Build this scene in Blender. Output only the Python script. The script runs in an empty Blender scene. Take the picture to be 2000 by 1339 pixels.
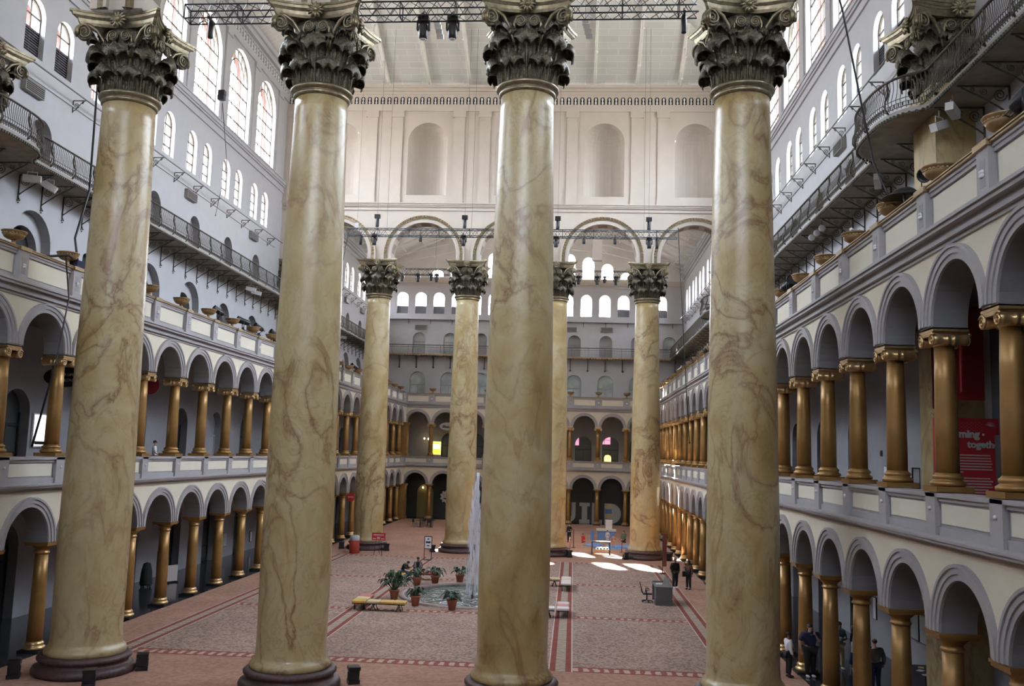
import bpy, bmesh, math, random
from mathutils import Vector, Matrix
random.seed(7)
PI = math.pi
SC = bpy.context.scene
COL = SC.collection

# ------------------------------------------------------------ camera, sky, sun, exposure
CAM_POS = Vector((3.0906, 0.0, 8.064))
yaw, pitch, roll = -.0692, .1196, .0288
fw = Vector((math.sin(yaw) * math.cos(pitch), math.cos(yaw) * math.cos(pitch), math.sin(pitch)))
rt = Vector((math.cos(yaw), -math.sin(yaw), 0))
up = rt.cross(fw)
r2 = math.cos(roll) * rt + math.sin(roll) * up
u2 = -math.sin(roll) * rt + math.cos(roll) * up
cam = bpy.data.objects.new('camera', bpy.data.cameras.new('camera'))
COL.objects.link(cam)
cam.matrix_world = Matrix(((r2.x, u2.x, -fw.x, CAM_POS.x), (r2.y, u2.y, -fw.y, CAM_POS.y), (r2.z, u2.z, -fw.z, CAM_POS.z), (0, 0, 0, 1)))
cam.data.sensor_width = 36
cam.data.lens = 1793.0 / 2000 * 36
cam.data.clip_start = .05
cam.data.clip_end = 500
SC.camera = cam

SUN_DIR = Vector((.42, -1.42, -1)).normalized()
sun = bpy.data.objects.new('sun', bpy.data.lights.new('sun', 'SUN'))
COL.objects.link(sun)
sun.data.energy = 210
sun.data.angle = .012
sun.data.color = (1, .93, .82)
sun.rotation_euler = SUN_DIR.to_track_quat('-Z', 'Y').to_euler()

world = bpy.data.worlds.new('sky')
SC.world = world
world.use_nodes = True
wn = world.node_tree
wtc = wn.nodes.new('ShaderNodeTexCoord')
wsx = wn.nodes.new('ShaderNodeSeparateXYZ')
wrp = wn.nodes.new('ShaderNodeValToRGB')          # dull ground, pale horizon, brighter sky higher up
wn.links.new(wtc.outputs['Generated'], wsx.inputs[0])
wmp = wn.nodes.new('ShaderNodeMapRange')
wmp.inputs['From Min'].default_value = -1
wn.links.new(wsx.outputs['Z'], wmp.inputs['Value'])
wn.links.new(wmp.outputs[0], wrp.inputs[0])
we = wrp.color_ramp.elements
we[0].position, we[0].color = .46, (.285, .275, .25, 1)
we[1].position, we[1].color = .80, (.95, 1.05, 1.22, 1)
for p_, c_ in ((.52, (.42, .42, .43, 1)), (.60, (.72, .77, .84, 1))):
    q_ = we.new(p_)
    q_.color = c_
wn.links.new(wrp.outputs[0], wn.nodes['Background'].inputs[0])
wn.nodes['Background'].inputs[1].default_value = 46

SC.view_settings.view_transform = 'Standard'
SC.view_settings.look = 'None'
SC.view_settings.gamma = 1
SC.view_settings.use_curve_mapping = False
SC.view_settings.exposure = 0.14
SC.cycles.use_denoising = True
SC.cycles.max_bounces = 9
SC.cycles.diffuse_bounces = 6
SC.cycles.glossy_bounces = 4
SC.cycles.transparent_max_bounces = 10
SC.cycles.transmission_bounces = 4
SC.cycles.caustics_reflective = False
SC.cycles.caustics_refractive = False
SC.cycles.sample_clamp_indirect = 8

# hall dimensions (metres)
XL, XR = -17.39, 12.22            # arcade planes
WL, WR = -22.1, 16.5              # outer walls
XM = -2.6                         # hall axis
YB, YW = 110.0, 114.2             # end arcade, end wall
YN = -4.0                         # wall behind the viewer
NC, FC = 31.9, 75.8               # column rows
NEAR = [(-14.048, 32.64), (-6.396, 31.93), (1.202, 31.58), (8.807, 31.69)]
FAR = [(-13.535, 75.72), (-6.019, 75.84), (1.41, 75.81), (8.994, 75.87)]


def portal(name, loc, sx, sy, rot):
    l = bpy.data.lights.new(name, 'AREA')
    l.shape = 'RECTANGLE'
    l.size, l.size_y = sx, sy
    o = bpy.data.objects.new(name, l)
    COL.objects.link(o)
    o.location = loc
    o.rotation_euler = rot
    l.cycles.is_portal = True
    return o


for (x, r, n) in ((WL - 1.0, -PI / 2, 'west'), (WR + 1.0, PI / 2, 'east')):
    ry = (0, r, 0)
    portal('daylight_opening_upper_' + n, (x, (NC + FC) / 2, 34.0), 6.8, 38, ry)
    portal('daylight_opening_lower_' + n, (x, (NC + FC) / 2, 27.1), 3, 40, ry)
    portal('daylight_opening_end_' + n, (x, 95.5, 27.1), 3, 37, ry)
    portal('daylight_opening_start_' + n, (x, 14.5, 27.1), 3, 32, ry)
portal('daylight_opening_front', (XM, YN - 1.4, 30.5), 36, 10, (PI / 2, 0, 0))
portal('daylight_opening_gable', (XM, YW + 1.0, 30.5), 36, 10, (-PI / 2, 0, 0))

# ------------------------------------------------------------ materials
MATS = {}


def new_mat(name):
    m = bpy.data.materials.new(name)
    m.use_nodes = True
    MATS[name] = m
    return m, m.node_tree, m.node_tree.nodes['Principled BSDF']


def N(t, kind, **kw):
    n = t.nodes.new(kind)
    for k, v in kw.items():
        if k == 'inp':
            for i, val in v.items():
                n.inputs[i].default_value = val
        else:
            setattr(n, k, v)
    return n


def ramp(t, fac, stops):
    r = t.nodes.new('ShaderNodeValToRGB')
    e = r.color_ramp.elements
    while len(e) < len(stops):
        e.new(.5)
    for i, (p, c) in enumerate(stops):
        e[i].position = p
        e[i].color = c if len(c) == 4 else (*c, 1)
    t.links.new(fac, r.inputs[0])
    return r


def mat(name, col, rough=.6, metal=0, var=.06, scale=1.5, bump=0, emit=0, spec=.5):
    m, t, b = new_mat(name)
    b.inputs['Roughness'].default_value = rough
    b.inputs['Metallic'].default_value = metal
    b.inputs['Specular IOR Level'].default_value = spec
    if var:
        g = N(t, 'ShaderNodeNewGeometry')
        n = N(t, 'ShaderNodeTexNoise', inp={'Scale': scale, 'Detail': 4})
        t.links.new(g.outputs['Position'], n.inputs['Vector'])
        lo = tuple(max(0, c * (1 - var)) for c in col)
        hi = tuple(min(1, c * (1 + var)) for c in col)
        r = ramp(t, n.outputs['Fac'], [(.3, lo), (.7, hi)])
        t.links.new(r.outputs[0], b.inputs['Base Color'])
        if bump:
            bp = N(t, 'ShaderNodeBump', inp={'Strength': bump, 'Distance': .05})
            t.links.new(n.outputs['Fac'], bp.inputs['Height'])
            t.links.new(bp.outputs[0], b.inputs['Normal'])
    else:
        b.inputs['Base Color'].default_value = (*col, 1)
    if emit:
        b.inputs['Emission Color'].default_value = (*col, 1)
        b.inputs['Emission Strength'].default_value = emit
    return m


def marble(name, base, mid, vein, scale=1.0, rough=.22):
    m, t, b = new_mat(name)
    L = t.links.new
    g = N(t, 'ShaderNodeNewGeometry')
    mp = N(t, 'ShaderNodeMapping', inp={'Scale': (1, 1, .62), 'Rotation': (.35, .25, .2)})
    L(g.outputs['Position'], mp.inputs['Vector'])
    n1 = N(t, 'ShaderNodeTexNoise', inp={'Scale': .5 * scale, 'Detail': 5, 'Roughness': .6, 'Distortion': .6})
    n2 = N(t, 'ShaderNodeTexNoise', inp={'Scale': .55 * scale, 'Detail': 6, 'Roughness': .55, 'Distortion': 1.1})
    n3 = N(t, 'ShaderNodeTexNoise', inp={'Scale': 1.25 * scale, 'Detail': 5, 'Roughness': .6, 'Distortion': 1.6})
    n4 = N(t, 'ShaderNodeTexNoise', inp={'Scale': .33 * scale, 'Detail': 3})
    for n in (n1, n2, n3, n4):
        L(mp.outputs[0], n.inputs['Vector'])
    c1 = ramp(t, n1.outputs['Fac'], [(.28, tuple(c * .72 for c in base)), (.40, base), (.54, mid), (.66, base), (.78, tuple(c * .75 for c in base))])

    def ridge(n, w, gain):
        s = N(t, 'ShaderNodeMath', operation='SUBTRACT', inp={1: .5})
        L(n.outputs['Fac'], s.inputs[0])
        a = N(t, 'ShaderNodeMath', operation='ABSOLUTE')
        L(s.outputs[0], a.inputs[0])
        r = ramp(t, a.outputs[0], [(0, (gain,) * 3), (w * .45, (gain * .35,) * 3), (w, (0, 0, 0))])
        return r
    v1 = ridge(n2, .05, .8)
    v2 = ridge(n3, .03, .35)
    mask = ramp(t, n4.outputs['Fac'], [(.38, (.25,) * 3), (.62, (1, 1, 1))])
    ad = N(t, 'ShaderNodeMath', operation='ADD', use_clamp=True)
    L(v1.outputs[0], ad.inputs[0])
    L(v2.outputs[0], ad.inputs[1])
    mu = N(t, 'ShaderNodeMath', operation='MULTIPLY')
    L(ad.outputs[0], mu.inputs[0])
    L(mask.outputs[0], mu.inputs[1])
    mx = N(t, 'ShaderNodeMix', data_type='RGBA')
    L(mu.outputs[0], mx.inputs[0])
    L(c1.outputs[0], mx.inputs[6])
    mx.inputs[7].default_value = (*vein, 1)
    L(mx.outputs[2], b.inputs['Base Color'])
    b.inputs['Roughness'].default_value = rough
    b.inputs['Coat Weight'].default_value = .5
    b.inputs['Coat Roughness'].default_value = .26
    return m


marble('column_marble', (.40, .29, .115), (.46, .38, .21), (.19, .09, .035), .8, .4)
mat('pale_wall', (.50, .505, .53), .8, var=.03)
mat('beige_wall', (.56, .50, .435), .8, var=.03)
mat('cream_wall', (.72, .665, .53), .75, var=.03)
mat('cream_panel', (.70, .66, .54), .7, var=.03)
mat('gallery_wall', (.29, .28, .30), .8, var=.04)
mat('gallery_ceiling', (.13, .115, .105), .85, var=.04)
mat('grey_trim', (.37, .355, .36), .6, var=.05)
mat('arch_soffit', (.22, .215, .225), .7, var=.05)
mat('gold_paint', (.34, .19, .062), .40, .5, var=.1, scale=3)
mat('gold_cap', (.55, .37, .18), .32, .75, var=.1, scale=6)
mat('gold_rail', (.36, .26, .14), .42, .45, var=.1)
mat('bronze', (.10, .086, .06), .38, .6, var=.6, scale=14, bump=.7)
mat('bronze_high', (.25, .21, .135), .38, .7, var=.3, scale=6)
mat('purple_stone', (.075, .042, .042), .5, var=.35, scale=9, bump=.25)
mat('dark_floor', (.035, .036, .042), .12, var=.3, scale=2)
mat('dark_iron', (.085, .075, .06), .5, .4, var=.3, scale=6)
mat('iron_soffit', (.27, .225, .165), .7, var=.2, scale=2)
mat('iron_pale', (.36, .34, .30), .6, var=.15)
mat('black', (.012, .012, .014), .45, var=0)
mat('black_metal', (.02, .02, .024), .35, .3, var=0)
mat('truss_metal', (.035, .04, .05), .4, .5, var=0)
mat('white_paint', (.75, .75, .76), .5, var=0)
mat('off_white', (.62, .61, .60), .6, var=0)
mat('roof_beam', (.76, .74, .69), .7, var=.04)
mat('brick_reveal', (.13, .055, .048), .9, var=.2, scale=6)
mat('louver', (.10, .10, .12), .6, var=0)
mat('shade_cloth', (.16, .17, .20), .8, var=0)
mat('door_dark', (.04, .045, .045), .35, var=.2)
mat('niche_grey', (.33, .32, .335), .8, var=.05)
mat('black_wall', (.028, .03, .034), .6, var=0)
mat('letter_grey', (.42, .44, .45), .6, var=.02)
mat('vent_grey', (.24, .23, .22), .6, var=0)


def board_mat():
    m, t, b = new_mat('roof_board')
    L = t.links.new
    g = N(t, 'ShaderNodeNewGeometry')
    br = N(t, 'ShaderNodeTexBrick', inp={'Color1': (.66, .655, .62, 1), 'Color2': (.60, .595, .57, 1), 'Mortar': (.72, .715, .68, 1), 'Scale': 1, 'Mortar Size': .035, 'Brick Width': 1.75, 'Row Height': .62})
    L(g.outputs['Position'], br.inputs['Vector'])
    L(br.outputs[0], b.inputs['Base Color'])
    b.inputs['Roughness'].default_value = .8
    return m


board_mat()
mat('roof_white', (.80, .79, .76), .8, var=.05, scale=.8)  # end roofs and gable: strong light put into a whiter colour than roof_board


def glass_mat(name, tint, refl=.06, rough=.02):
    m = bpy.data.materials.new(name)
    m.use_nodes = True
    t = m.node_tree
    t.nodes.clear()
    o = t.nodes.new('ShaderNodeOutputMaterial')
    tr = N(t, 'ShaderNodeBsdfTransparent', inp={0: (*tint, 1)})
    gl = N(t, 'ShaderNodeBsdfGlossy', inp={0: (.9, .95, 1, 1), 1: rough})
    mx = N(t, 'ShaderNodeMixShader', inp={0: refl})
    t.links.new(tr.outputs[0], mx.inputs[1])
    t.links.new(gl.outputs[0], mx.inputs[2])
    t.links.new(mx.outputs[0], o.inputs[0])
    MATS[name] = m
    return m


glass_mat('window_glass', (.95, .96, .97))
glass_mat('door_glass', (.55, .62, .62), .22, .05)


def speckle(name, c1, c2, scale, rough=.9):
    m, t, b = new_mat(name)
    L = t.links.new
    g = N(t, 'ShaderNodeNewGeometry')
    v = N(t, 'ShaderNodeTexVoronoi', inp={'Scale': scale})
    n = N(t, 'ShaderNodeTexNoise', inp={'Scale': .35, 'Detail': 5})
    L(g.outputs['Position'], v.inputs['Vector'])
    L(g.outputs['Position'], n.inputs['Vector'])
    r = ramp(t, v.outputs['Color'], [(.3, c1), (.6, c2)])
    r2_ = ramp(t, n.outputs['Fac'], [(.3, (.86, .86, .86)), (.7, (1.08, 1.08, 1.08))])
    mx = N(t, 'ShaderNodeMix', data_type='RGBA', blend_type='MULTIPLY', inp={0: 1})
    L(r.outputs[0], mx.inputs[6])
    L(r2_.outputs[0], mx.inputs[7])
    L(mx.outputs[2], b.inputs['Base Color'])
    b.inputs['Roughness'].default_value = rough
    b.inputs['Specular IOR Level'].default_value = .15
    return m


speckle('carpet_field', (.25, .165, .14), (.42, .30, .245), 11)
speckle('carpet_plain', (.36, .20, .145), (.42, .25, .185), 7)
mat('carpet_red', (.25, .075, .06), .9, var=.1, spec=.1)
mat('carpet_line', (.55, .47, .40), .9, var=.05, spec=.1)


def band_mat(name, axis, c1, c2, freq):
    m, t, b = new_mat(name)
    L = t.links.new
    g = N(t, 'ShaderNodeNewGeometry')
    w = N(t, 'ShaderNodeTexWave', wave_type='BANDS', bands_direction=axis, inp={'Scale': freq, 'Distortion': 2.0, 'Detail': 1, 'Detail Scale': 3})
    L(g.outputs['Position'], w.inputs['Vector'])
    r = ramp(t, w.outputs['Fac'], [(.42, c1), (.58, c2)])
    L(r.outputs[0], b.inputs['Base Color'])
    b.inputs['Roughness'].default_value = .9
    b.inputs['Specular IOR Level'].default_value = .15


band_mat('carpet_band_long', 'Y', (.24, .17, .14), (.50, .42, .33), 1.3)
band_mat('carpet_band_cross', 'X', (.27, .10, .08), (.50, .36, .28), .8)


# ------------------------------------------------------------ mesh helpers
class MB:
    def __init__(s):
        s.v, s.f, s.m, s.sm = [], [], [], []

    def vert(s, *p):
        s.v.append(tuple(p))
        return len(s.v) - 1

    def face(s, ids, mi=0, smooth=False):
        s.f.append(tuple(ids))
        s.m.append(mi)
        s.sm.append(smooth)

    def quad(s, a, b, c, d, mi=0):
        i = len(s.v)
        s.v += [tuple(a), tuple(b), tuple(c), tuple(d)]
        s.face((i, i + 1, i + 2, i + 3), mi)

    def box(s, x0, y0, z0, x1, y1, z1, mi=0, M=None):
        i = len(s.v)
        p = [(x0, y0, z0), (x1, y0, z0), (x1, y1, z0), (x0, y1, z0), (x0, y0, z1), (x1, y0, z1), (x1, y1, z1), (x0, y1, z1)]
        if M is not None:
            p = [tuple(M @ Vector(q)) for q in p]
        s.v += p
        for f in ((0, 3, 2, 1), (4, 5, 6, 7), (0, 1, 5, 4), (1, 2, 6, 5), (2, 3, 7, 6), (3, 0, 4, 7)):
            s.face([i + k for k in f], mi)

    def cbox(s, c, d, mi=0, M=None):
        s.box(c[0] - d[0] / 2, c[1] - d[1] / 2, c[2] - d[2] / 2, c[0] + d[0] / 2, c[1] + d[1] / 2, c[2] + d[2] / 2, mi, M)

    def lathe(s, prof, n=24, c=(0, 0, 0), mi=0, M=None, cap=True, a0=0, a1=2 * PI):
        full = abs(a1 - a0 - 2 * PI) < 1e-6
        k = n if full else n + 1
        base = len(s.v)
        for (r, z) in prof:
            for j in range(k):
                a = a0 + (a1 - a0) * j / n
                p = Vector((c[0] + r * math.cos(a), c[1] + r * math.sin(a), c[2] + z))
                s.v.append(tuple(M @ p) if M is not None else tuple(p))
        for i in range(len(prof) - 1):
            for j in range(n):
                j2 = (j + 1) % k if full else j + 1
                s.face((base + i * k + j, base + i * k + j2, base + (i + 1) * k + j2, base + (i + 1) * k + j), mi, True)
        if cap and full:
            if prof[0][0] > 1e-4:
                s.face([base + j for j in range(k)][::-1], mi)
            if prof[-1][0] > 1e-4:
                s.face([base + (len(prof) - 1) * k + j for j in range(k)], mi)

    def tube(s, pts, r, n=6, mi=0, cap=True):
        pts = [Vector(p) for p in pts]
        rs = r if isinstance(r, (list, tuple)) else [r] * len(pts)
        base = len(s.v)
        prev = None
        for i, p in enumerate(pts):
            d = (pts[min(i + 1, len(pts) - 1)] - pts[max(i - 1, 0)])
            d = d.normalized() if d.length > 1e-9 else Vector((0, 0, 1))
            if prev is None:
                a = Vector((0, 0, 1)) if abs(d.z) < .9 else Vector((1, 0, 0))
                u = d.cross(a).normalized()
            else:
                u = (prev - d * prev.dot(d))
                u = u.normalized() if u.length > 1e-6 else d.orthogonal().normalized()
            prev = u
            w = d.cross(u)
            for j in range(n):
                a = 2 * PI * (j + .5) / n
                s.v.append(tuple(p + (u * math.cos(a) + w * math.sin(a)) * rs[i]))
        for i in range(len(pts) - 1):
            for j in range(n):
                s.face((base + i * n + j, base + i * n + (j + 1) % n, base + (i + 1) * n + (j + 1) % n, base + (i + 1) * n + j), mi, n > 4)
        if cap:
            s.face([base + j for j in range(n)][::-1], mi)
            s.face([base + (len(pts) - 1) * n + j for j in range(n)], mi)

    def ball(s, c, r, n=10, m=7, mi=0, M=None):
        r = r if isinstance(r, (tuple, list)) else (r, r, r)
        base = len(s.v)
        for i in range(m + 1):
            th = PI * i / m
            for j in range(n):
                a = 2 * PI * j / n
                p = Vector((c[0] + r[0] * math.sin(th) * math.cos(a), c[1] + r[1] * math.sin(th) * math.sin(a), c[2] - r[2] * math.cos(th)))
                s.v.append(tuple(M @ p) if M is not None else tuple(p))
        for i in range(m):
            for j in range(n):
                s.face((base + i * n + j, base + i * n + (j + 1) % n, base + (i + 1) * n + (j + 1) % n, base + (i + 1) * n + j), mi, True)

    def poly(s, pts, nrm, t, mi=0):
        """closed outline (3d, flat) extruded by t along nrm"""
        nrm = Vector(nrm)
        k = len(pts)
        i = len(s.v)
        s.v += [tuple(p) for p in pts] + [tuple(Vector(p) + nrm * t) for p in pts]
        s.face(range(i, i + k), mi)
        s.face(range(i + 2 * k - 1, i + k - 1, -1), mi)
        for j in range(k):
            j2 = (j + 1) % k
            s.face((i + j, i + j2, i + k + j2, i + k + j), mi)

    def add(s, o, M=None, mi=None):
        b = len(s.v)
        s.v += [tuple(M @ Vector(p)) for p in o.v] if M is not None else o.v
        s.f += [tuple(b + i for i in f) for f in o.f]
        s.m += o.m if mi is None else [mi] * len(o.m)
        s.sm += o.sm

    def mesh(s, name, mats):
        me = bpy.data.meshes.new(name)
        me.from_pydata(s.v, [], s.f)
        for m in (mats if isinstance(mats, (list, tuple)) else [mats]):
            me.materials.append(MATS[m])
        me.polygons.foreach_set('material_index', s.m)
        me.polygons.foreach_set('use_smooth', s.sm)
        bm = bmesh.new()
        bm.from_mesh(me)
        bmesh.ops.recalc_face_normals(bm, faces=bm.faces)
        bm.to_mesh(me)
        bm.free()
        me.update()
        return me

    def build(s, name, mats, parent=None):
        return link(s.mesh(name, mats), name, parent)


def link(me, name, parent=None, loc=None, rz=None):
    o = bpy.data.objects.new(name, me)
    COL.objects.link(o)
    if parent is not None:
        o.parent = parent
    if loc is not None:
        o.location = loc
    if rz is not None:
        o.rotation_euler = (0, 0, rz)
    return o


def thing(name, label, cat, loc=(0, 0, 0), rz=0, group=None):
    o = bpy.data.objects.new(name, None)
    COL.objects.link(o)
    o.location = loc
    o.rotation_euler = (0, 0, rz)
    o.empty_display_size = .2
    return tag(o, label, cat, group)


def tag(o, label, cat, group=None):
    o['label'] = label
    o['category'] = cat
    o['kind'] = 'thing'
    if group:
        o['group'] = group
    return o


def struct(o):
    o['kind'] = 'structure'
    return o


def dup(root, loc, rz, label, group=None):
    r = root.copy()
    COL.objects.link(r)
    r.location = loc
    r.rotation_euler = (0, 0, rz)
    r['label'] = label
    if group:
        r['group'] = group
    for ch in list(root.children):
        c = ch.copy()
        COL.objects.link(c)
        c.parent = r
        for g in ch.children:
            d = g.copy()
            COL.objects.link(d)
            d.parent = c
    return r


ORD = 'zeroth first second third fourth fifth sixth seventh eighth ninth tenth eleventh twelfth thirteenth fourteenth fifteenth sixteenth seventeenth eighteenth nineteenth twentieth'.split()
ORD += ['twenty-' + w for w in ORD[1:10]] + ['thirtieth']


def place_words(ys, y, c0=NC, c1=FC):
    """where along the hall: counted from the two rows of giant marble columns"""
    n, f = sorted(v for v in ys if v < c0), sorted(v for v in ys if v >= c1)
    m = sorted(v for v in ys if c0 <= v < c1)
    if y < c0:
        return '%s before the near marble columns' % ORD[len(n) - n.index(y)]
    if y < c1:
        return '%s past the near marble columns' % ORD[m.index(y) + 1]
    return '%s past the far marble columns' % ORD[f.index(y) + 1]


# ------------------------------------------------------------ walls with arched openings
class Plane2:
    """s along the wall, z up, d into the wall"""

    def __init__(s, o, ds, dn):
        s.o, s.ds, s.dn = Vector(o), Vector(ds), Vector(dn)

    def __call__(s, a, z, d=0):
        p = s.o + s.ds * a + s.dn * d
        return (p.x, p.y, p.z + z)


P_L = Plane2((WL, 0, 0), (0, 1, 0), (-1, 0, 0))
P_R = Plane2((WR, 0, 0), (0, 1, 0), (1, 0, 0))
P_B = Plane2((0, YW, 0), (1, 0, 0), (0, 1, 0))
A_L = Plane2((XL + .42, 0, 0), (0, 1, 0), (-1, 0, 0))
A_R = Plane2((XR - .42, 0, 0), (0, 1, 0), (1, 0, 0))
A_B = Plane2((0, YB - .42, 0), (1, 0, 0), (0, 1, 0))


def arc(sc, r, zs, n, e=1.0):
    return [(sc - r * math.cos(PI * i / n), zs + e * r * math.sin(PI * i / n)) for i in range(n + 1)]


def band(mb, P, s0, s1, z0, z1, ops, th, n=14, mi=0, mr=1, back=True):
    """strip of wall from z0 to z1 with arched openings (centre, width, sill, spring)"""
    cur = s0
    d = (0, th) if back else (0,)

    def rect(a, b, c, e):
        if b - a > 1e-4 and e - c > 1e-4:
            for q in d:
                mb.quad(P(a, c, q), P(b, c, q), P(b, e, q), P(a, e, q), mi)
    for (sc, w, zb, zs) in sorted(ops):
        r = w / 2
        rect(cur, sc - r, z0, z1)
        rect(sc - r, sc + r, z0, zb)
        pts = arc(sc, r, zs, n)
        for (a, za), (b, zb2) in zip(pts, pts[1:]):
            for q in d:
                mb.quad(P(a, za, q), P(b, zb2, q), P(b, z1, q), P(a, z1, q), mi)
        out = [(sc - r, max(zb, z0))] + pts + [(sc + r, max(zb, z0))]
        for (a, za), (b, zb2) in zip(out, out[1:]):
            mb.quad(P(a, za), P(b, zb2), P(b, zb2, th), P(a, za, th), mr)
        if zb > z0:
            mb.quad(P(sc - r, zb), P(sc + r, zb), P(sc + r, zb, th), P(sc - r, zb, th), mr)
        cur = sc + r
    rect(cur, s1, z0, z1)


def beam(mb, P, s0, s1, z0, z1, d0, d1, mi=0):
    """moulding box along the wall; negative d projects into the hall"""
    i = len(mb.v)
    mb.v += [P(s0, z0, d0), P(s1, z0, d0), P(s1, z0, d1), P(s0, z0, d1), P(s0, z1, d0), P(s1, z1, d0), P(s1, z1, d1), P(s0, z1, d1)]
    for f in ((0, 3, 2, 1), (4, 5, 6, 7), (0, 1, 5, 4), (1, 2, 6, 5), (2, 3, 7, 6), (3, 0, 4, 7)):
        mb.face([i + k for k in f], mi)


def ring(mb, P, sc, r0, r1, zs, d0, d1, n=24, mi=0, legs=0):
    """arch moulding: half ring between radii r0..r1, projecting d0..d1"""
    a, b = arc(sc, r0, zs, n), arc(sc, r1, zs, n)
    if legs:
        a = [(a[0][0], zs - legs)] + a + [(a[-1][0], zs - legs)]
        b = [(b[0][0], zs - legs)] + b + [(b[-1][0], zs - legs)]
    for i in range(len(a) - 1):
        mb.quad(P(*a[i], d0), P(*a[i + 1], d0), P(*b[i + 1], d0), P(*b[i], d0), mi)
        mb.quad(P(*b[i], d0), P(*b[i + 1], d0), P(*b[i + 1], d1), P(*b[i], d1), mi)
        mb.quad(P(*a[i], d0), P(*a[i + 1], d0), P(*a[i + 1], d1), P(*a[i], d1), mi)


# ------------------------------------------------------------ bay layout
PL, PR_, PBk = 3.6143, 3.5076, 3.33
AY_L = [35.089 + PL * k for k in range(-9, 21)]
AY_R = [40.797 + PR_ * k for k in range(-11, 20)]
AX_B = [-13.96 + PBk * k for k in range(0, 8)]
PAIR_L, PAIR_R = 5.87, 5.76
BAY_L = [57.7 + PAIR_L * k for k in range(-3, 3)]
BAY_R = [50.85 + PAIR_R * k for k in range(-2, 4)]
FAR_L = [81.6 + PAIR_L * k for k in range(0, 6)]
FAR_R = [80.9 + PAIR_R * k for k in range(0, 6)]
NEAR_L = [27.0 - PAIR_L * k for k in range(0, 5)]
NEAR_R = [26.6 - PAIR_R * k for k in range(0, 5)]
HALF = 1.24
BACKX = [XM + 2.33 * k for k in range(-7, 8)]
DOORX = [6.9 + 3.92 * k for k in range(-6, 3)]
Z_WIN = (25.65, 27.65)            # sill, spring of small windows
R_WIN = .75
Z_BIG = (30.8, 35.2)
W_BIG = 4.2

# ------------------------------------------------------------ outer walls


def side_wall(side, P, bays, far, near, sign):
    y0, y1 = YN, YW
    every = sorted(bays + far + near)
    mb = MB()
    # ground and second floor: arched doorways
    ops = [(y, 2.2, 0.0, 3.2) for y in every]
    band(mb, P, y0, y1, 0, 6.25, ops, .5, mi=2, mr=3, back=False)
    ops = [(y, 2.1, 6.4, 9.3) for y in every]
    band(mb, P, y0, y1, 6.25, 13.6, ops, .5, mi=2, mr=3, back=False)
    # third floor: deep arched recesses behind the urns
    ops = [(y, 2.3, 13.7, 17.0) if side == 'left' and y in (bays[4], bays[5]) else (y, 3.0, 13.7, 17.1) for y in every]
    band(mb, P, y0, y1, 13.6, 19.9, ops, .45, mi=0, mr=3, back=False)
    P2 = Plane2(P(0, 0, .45), P.ds, P.dn)
    band(mb, P2, y0, y1, 13.6, 19.9, [(y, 2.3, 13.7, 16.75) for y in every], .45, mi=0, mr=3, back=False)
    # fourth floor: niches on the iron balcony
    band(mb, P, y0, y1, 19.9, 24.6, [(y, 1.66, 20.1, 22.17) for y in every], .55, mi=0, mr=3, back=False)
    # small windows in pairs
    small = sorted([y + s for y in every for s in (-HALF, HALF)])
    band(mb, P, y0, y1, 24.6, 29.7, [(y, 2 * R_WIN, *Z_WIN) for y in small], .7, n=10, mi=0, mr=0)
    # clerestory above
    band(mb, P, NC - .8, FC + .8, 29.7, 39.2, [(y + .45, W_BIG, *Z_BIG) for y in bays], .75, n=18, mi=0, mr=0)
    for (a, b) in ((y0, NC - .8), (FC + .8, y1)):
        band(mb, P, a, b, 29.7, 31.2, [], .7, mi=0)
    # closing the wall behind the doors
    for (z0, z1, d) in ((0, 24.6, .92),):
        mb.quad(P(y0, z0, d), P(y1, z0, d), P(y1, z1, d), P(y0, z1, d), 3)
    o = struct(mb.build('wall_' + side, ['pale_wall', 'pale_wall', 'gallery_wall', 'niche_grey']))
    # string courses
    t = MB()
    for (z0, z1, d) in ((29.55, 29.7, .10), (29.7, 30.05, .06), (30.05, 30.2, .16), (30.2, 30.45, .24), (30.45, 30.55, .30)):
        beam(t, P, NC + .8, FC - .8, z0, z1, -d, .02)
    for (a, b) in ((y0, NC - .8), (FC + .8, y1)):
        for (z0, z1, d) in ((29.7, 29.85, .10), (30.2, 30.5, .18), (30.5, 30.75, .32), (30.75, 31.2, .42)):
            beam(t, P, a, b, z0, z1, -d, .02)
    for y in bays:      # pilasters between the tall windows
        for s in ((-2.9, 2.9) if y == bays[-1] else (-2.9,)):
            yy = y + .45 + s
            beam(t, P, yy - .42, yy + .42, 30.55, 37.6, -.10, .02)
            beam(t, P, yy - .52, yy + .52, 37.2, 37.6, -.18, .02)
    for (z0, z1, d) in ((37.6, 38.0, .14), (39.0, 39.4, .4), (39.4, 39.8, .6)):
        beam(t, P, NC + .8, FC - .8, z0, z1, -d, .02)
    t.build('trim_' + side, 'pale_wall')
    struct(bpy.data.objects['trim_' + side])
    # frieze of little arches with balusters
    fr = MB()
    k = int((FC - NC - 2) / .57)
    ys = [NC + 1.2 + .57 * i for i in range(k)]
    PF = Plane2(P(0, 0, -.14), P.ds, P.dn)
    band(fr, PF, NC + .8, FC - .8, 38.0, 39.0, [(y, .36, 38.15, 38.65) for y in ys], .2, n=6, mi=0, mr=0, back=False)
    fr.quad(P(NC, 38, .03), P(FC, 38, .03), P(FC, 39, .03), P(NC, 39, .03), 1)
    for y in ys:
        c = P(y, 38.15, -.04)
        fr.lathe([(.07, 0), (.05, .05), (.11, .17), (.05, .3), (.09, .36), (.12, .45), (.08, .57), (0, .6)], 8, c, 2)
    struct(fr.build('trim_%s_frieze' % side, ['pale_wall', 'black', 'white_paint'], bpy.data.objects['trim_' + side]))
    return every, small


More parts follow.
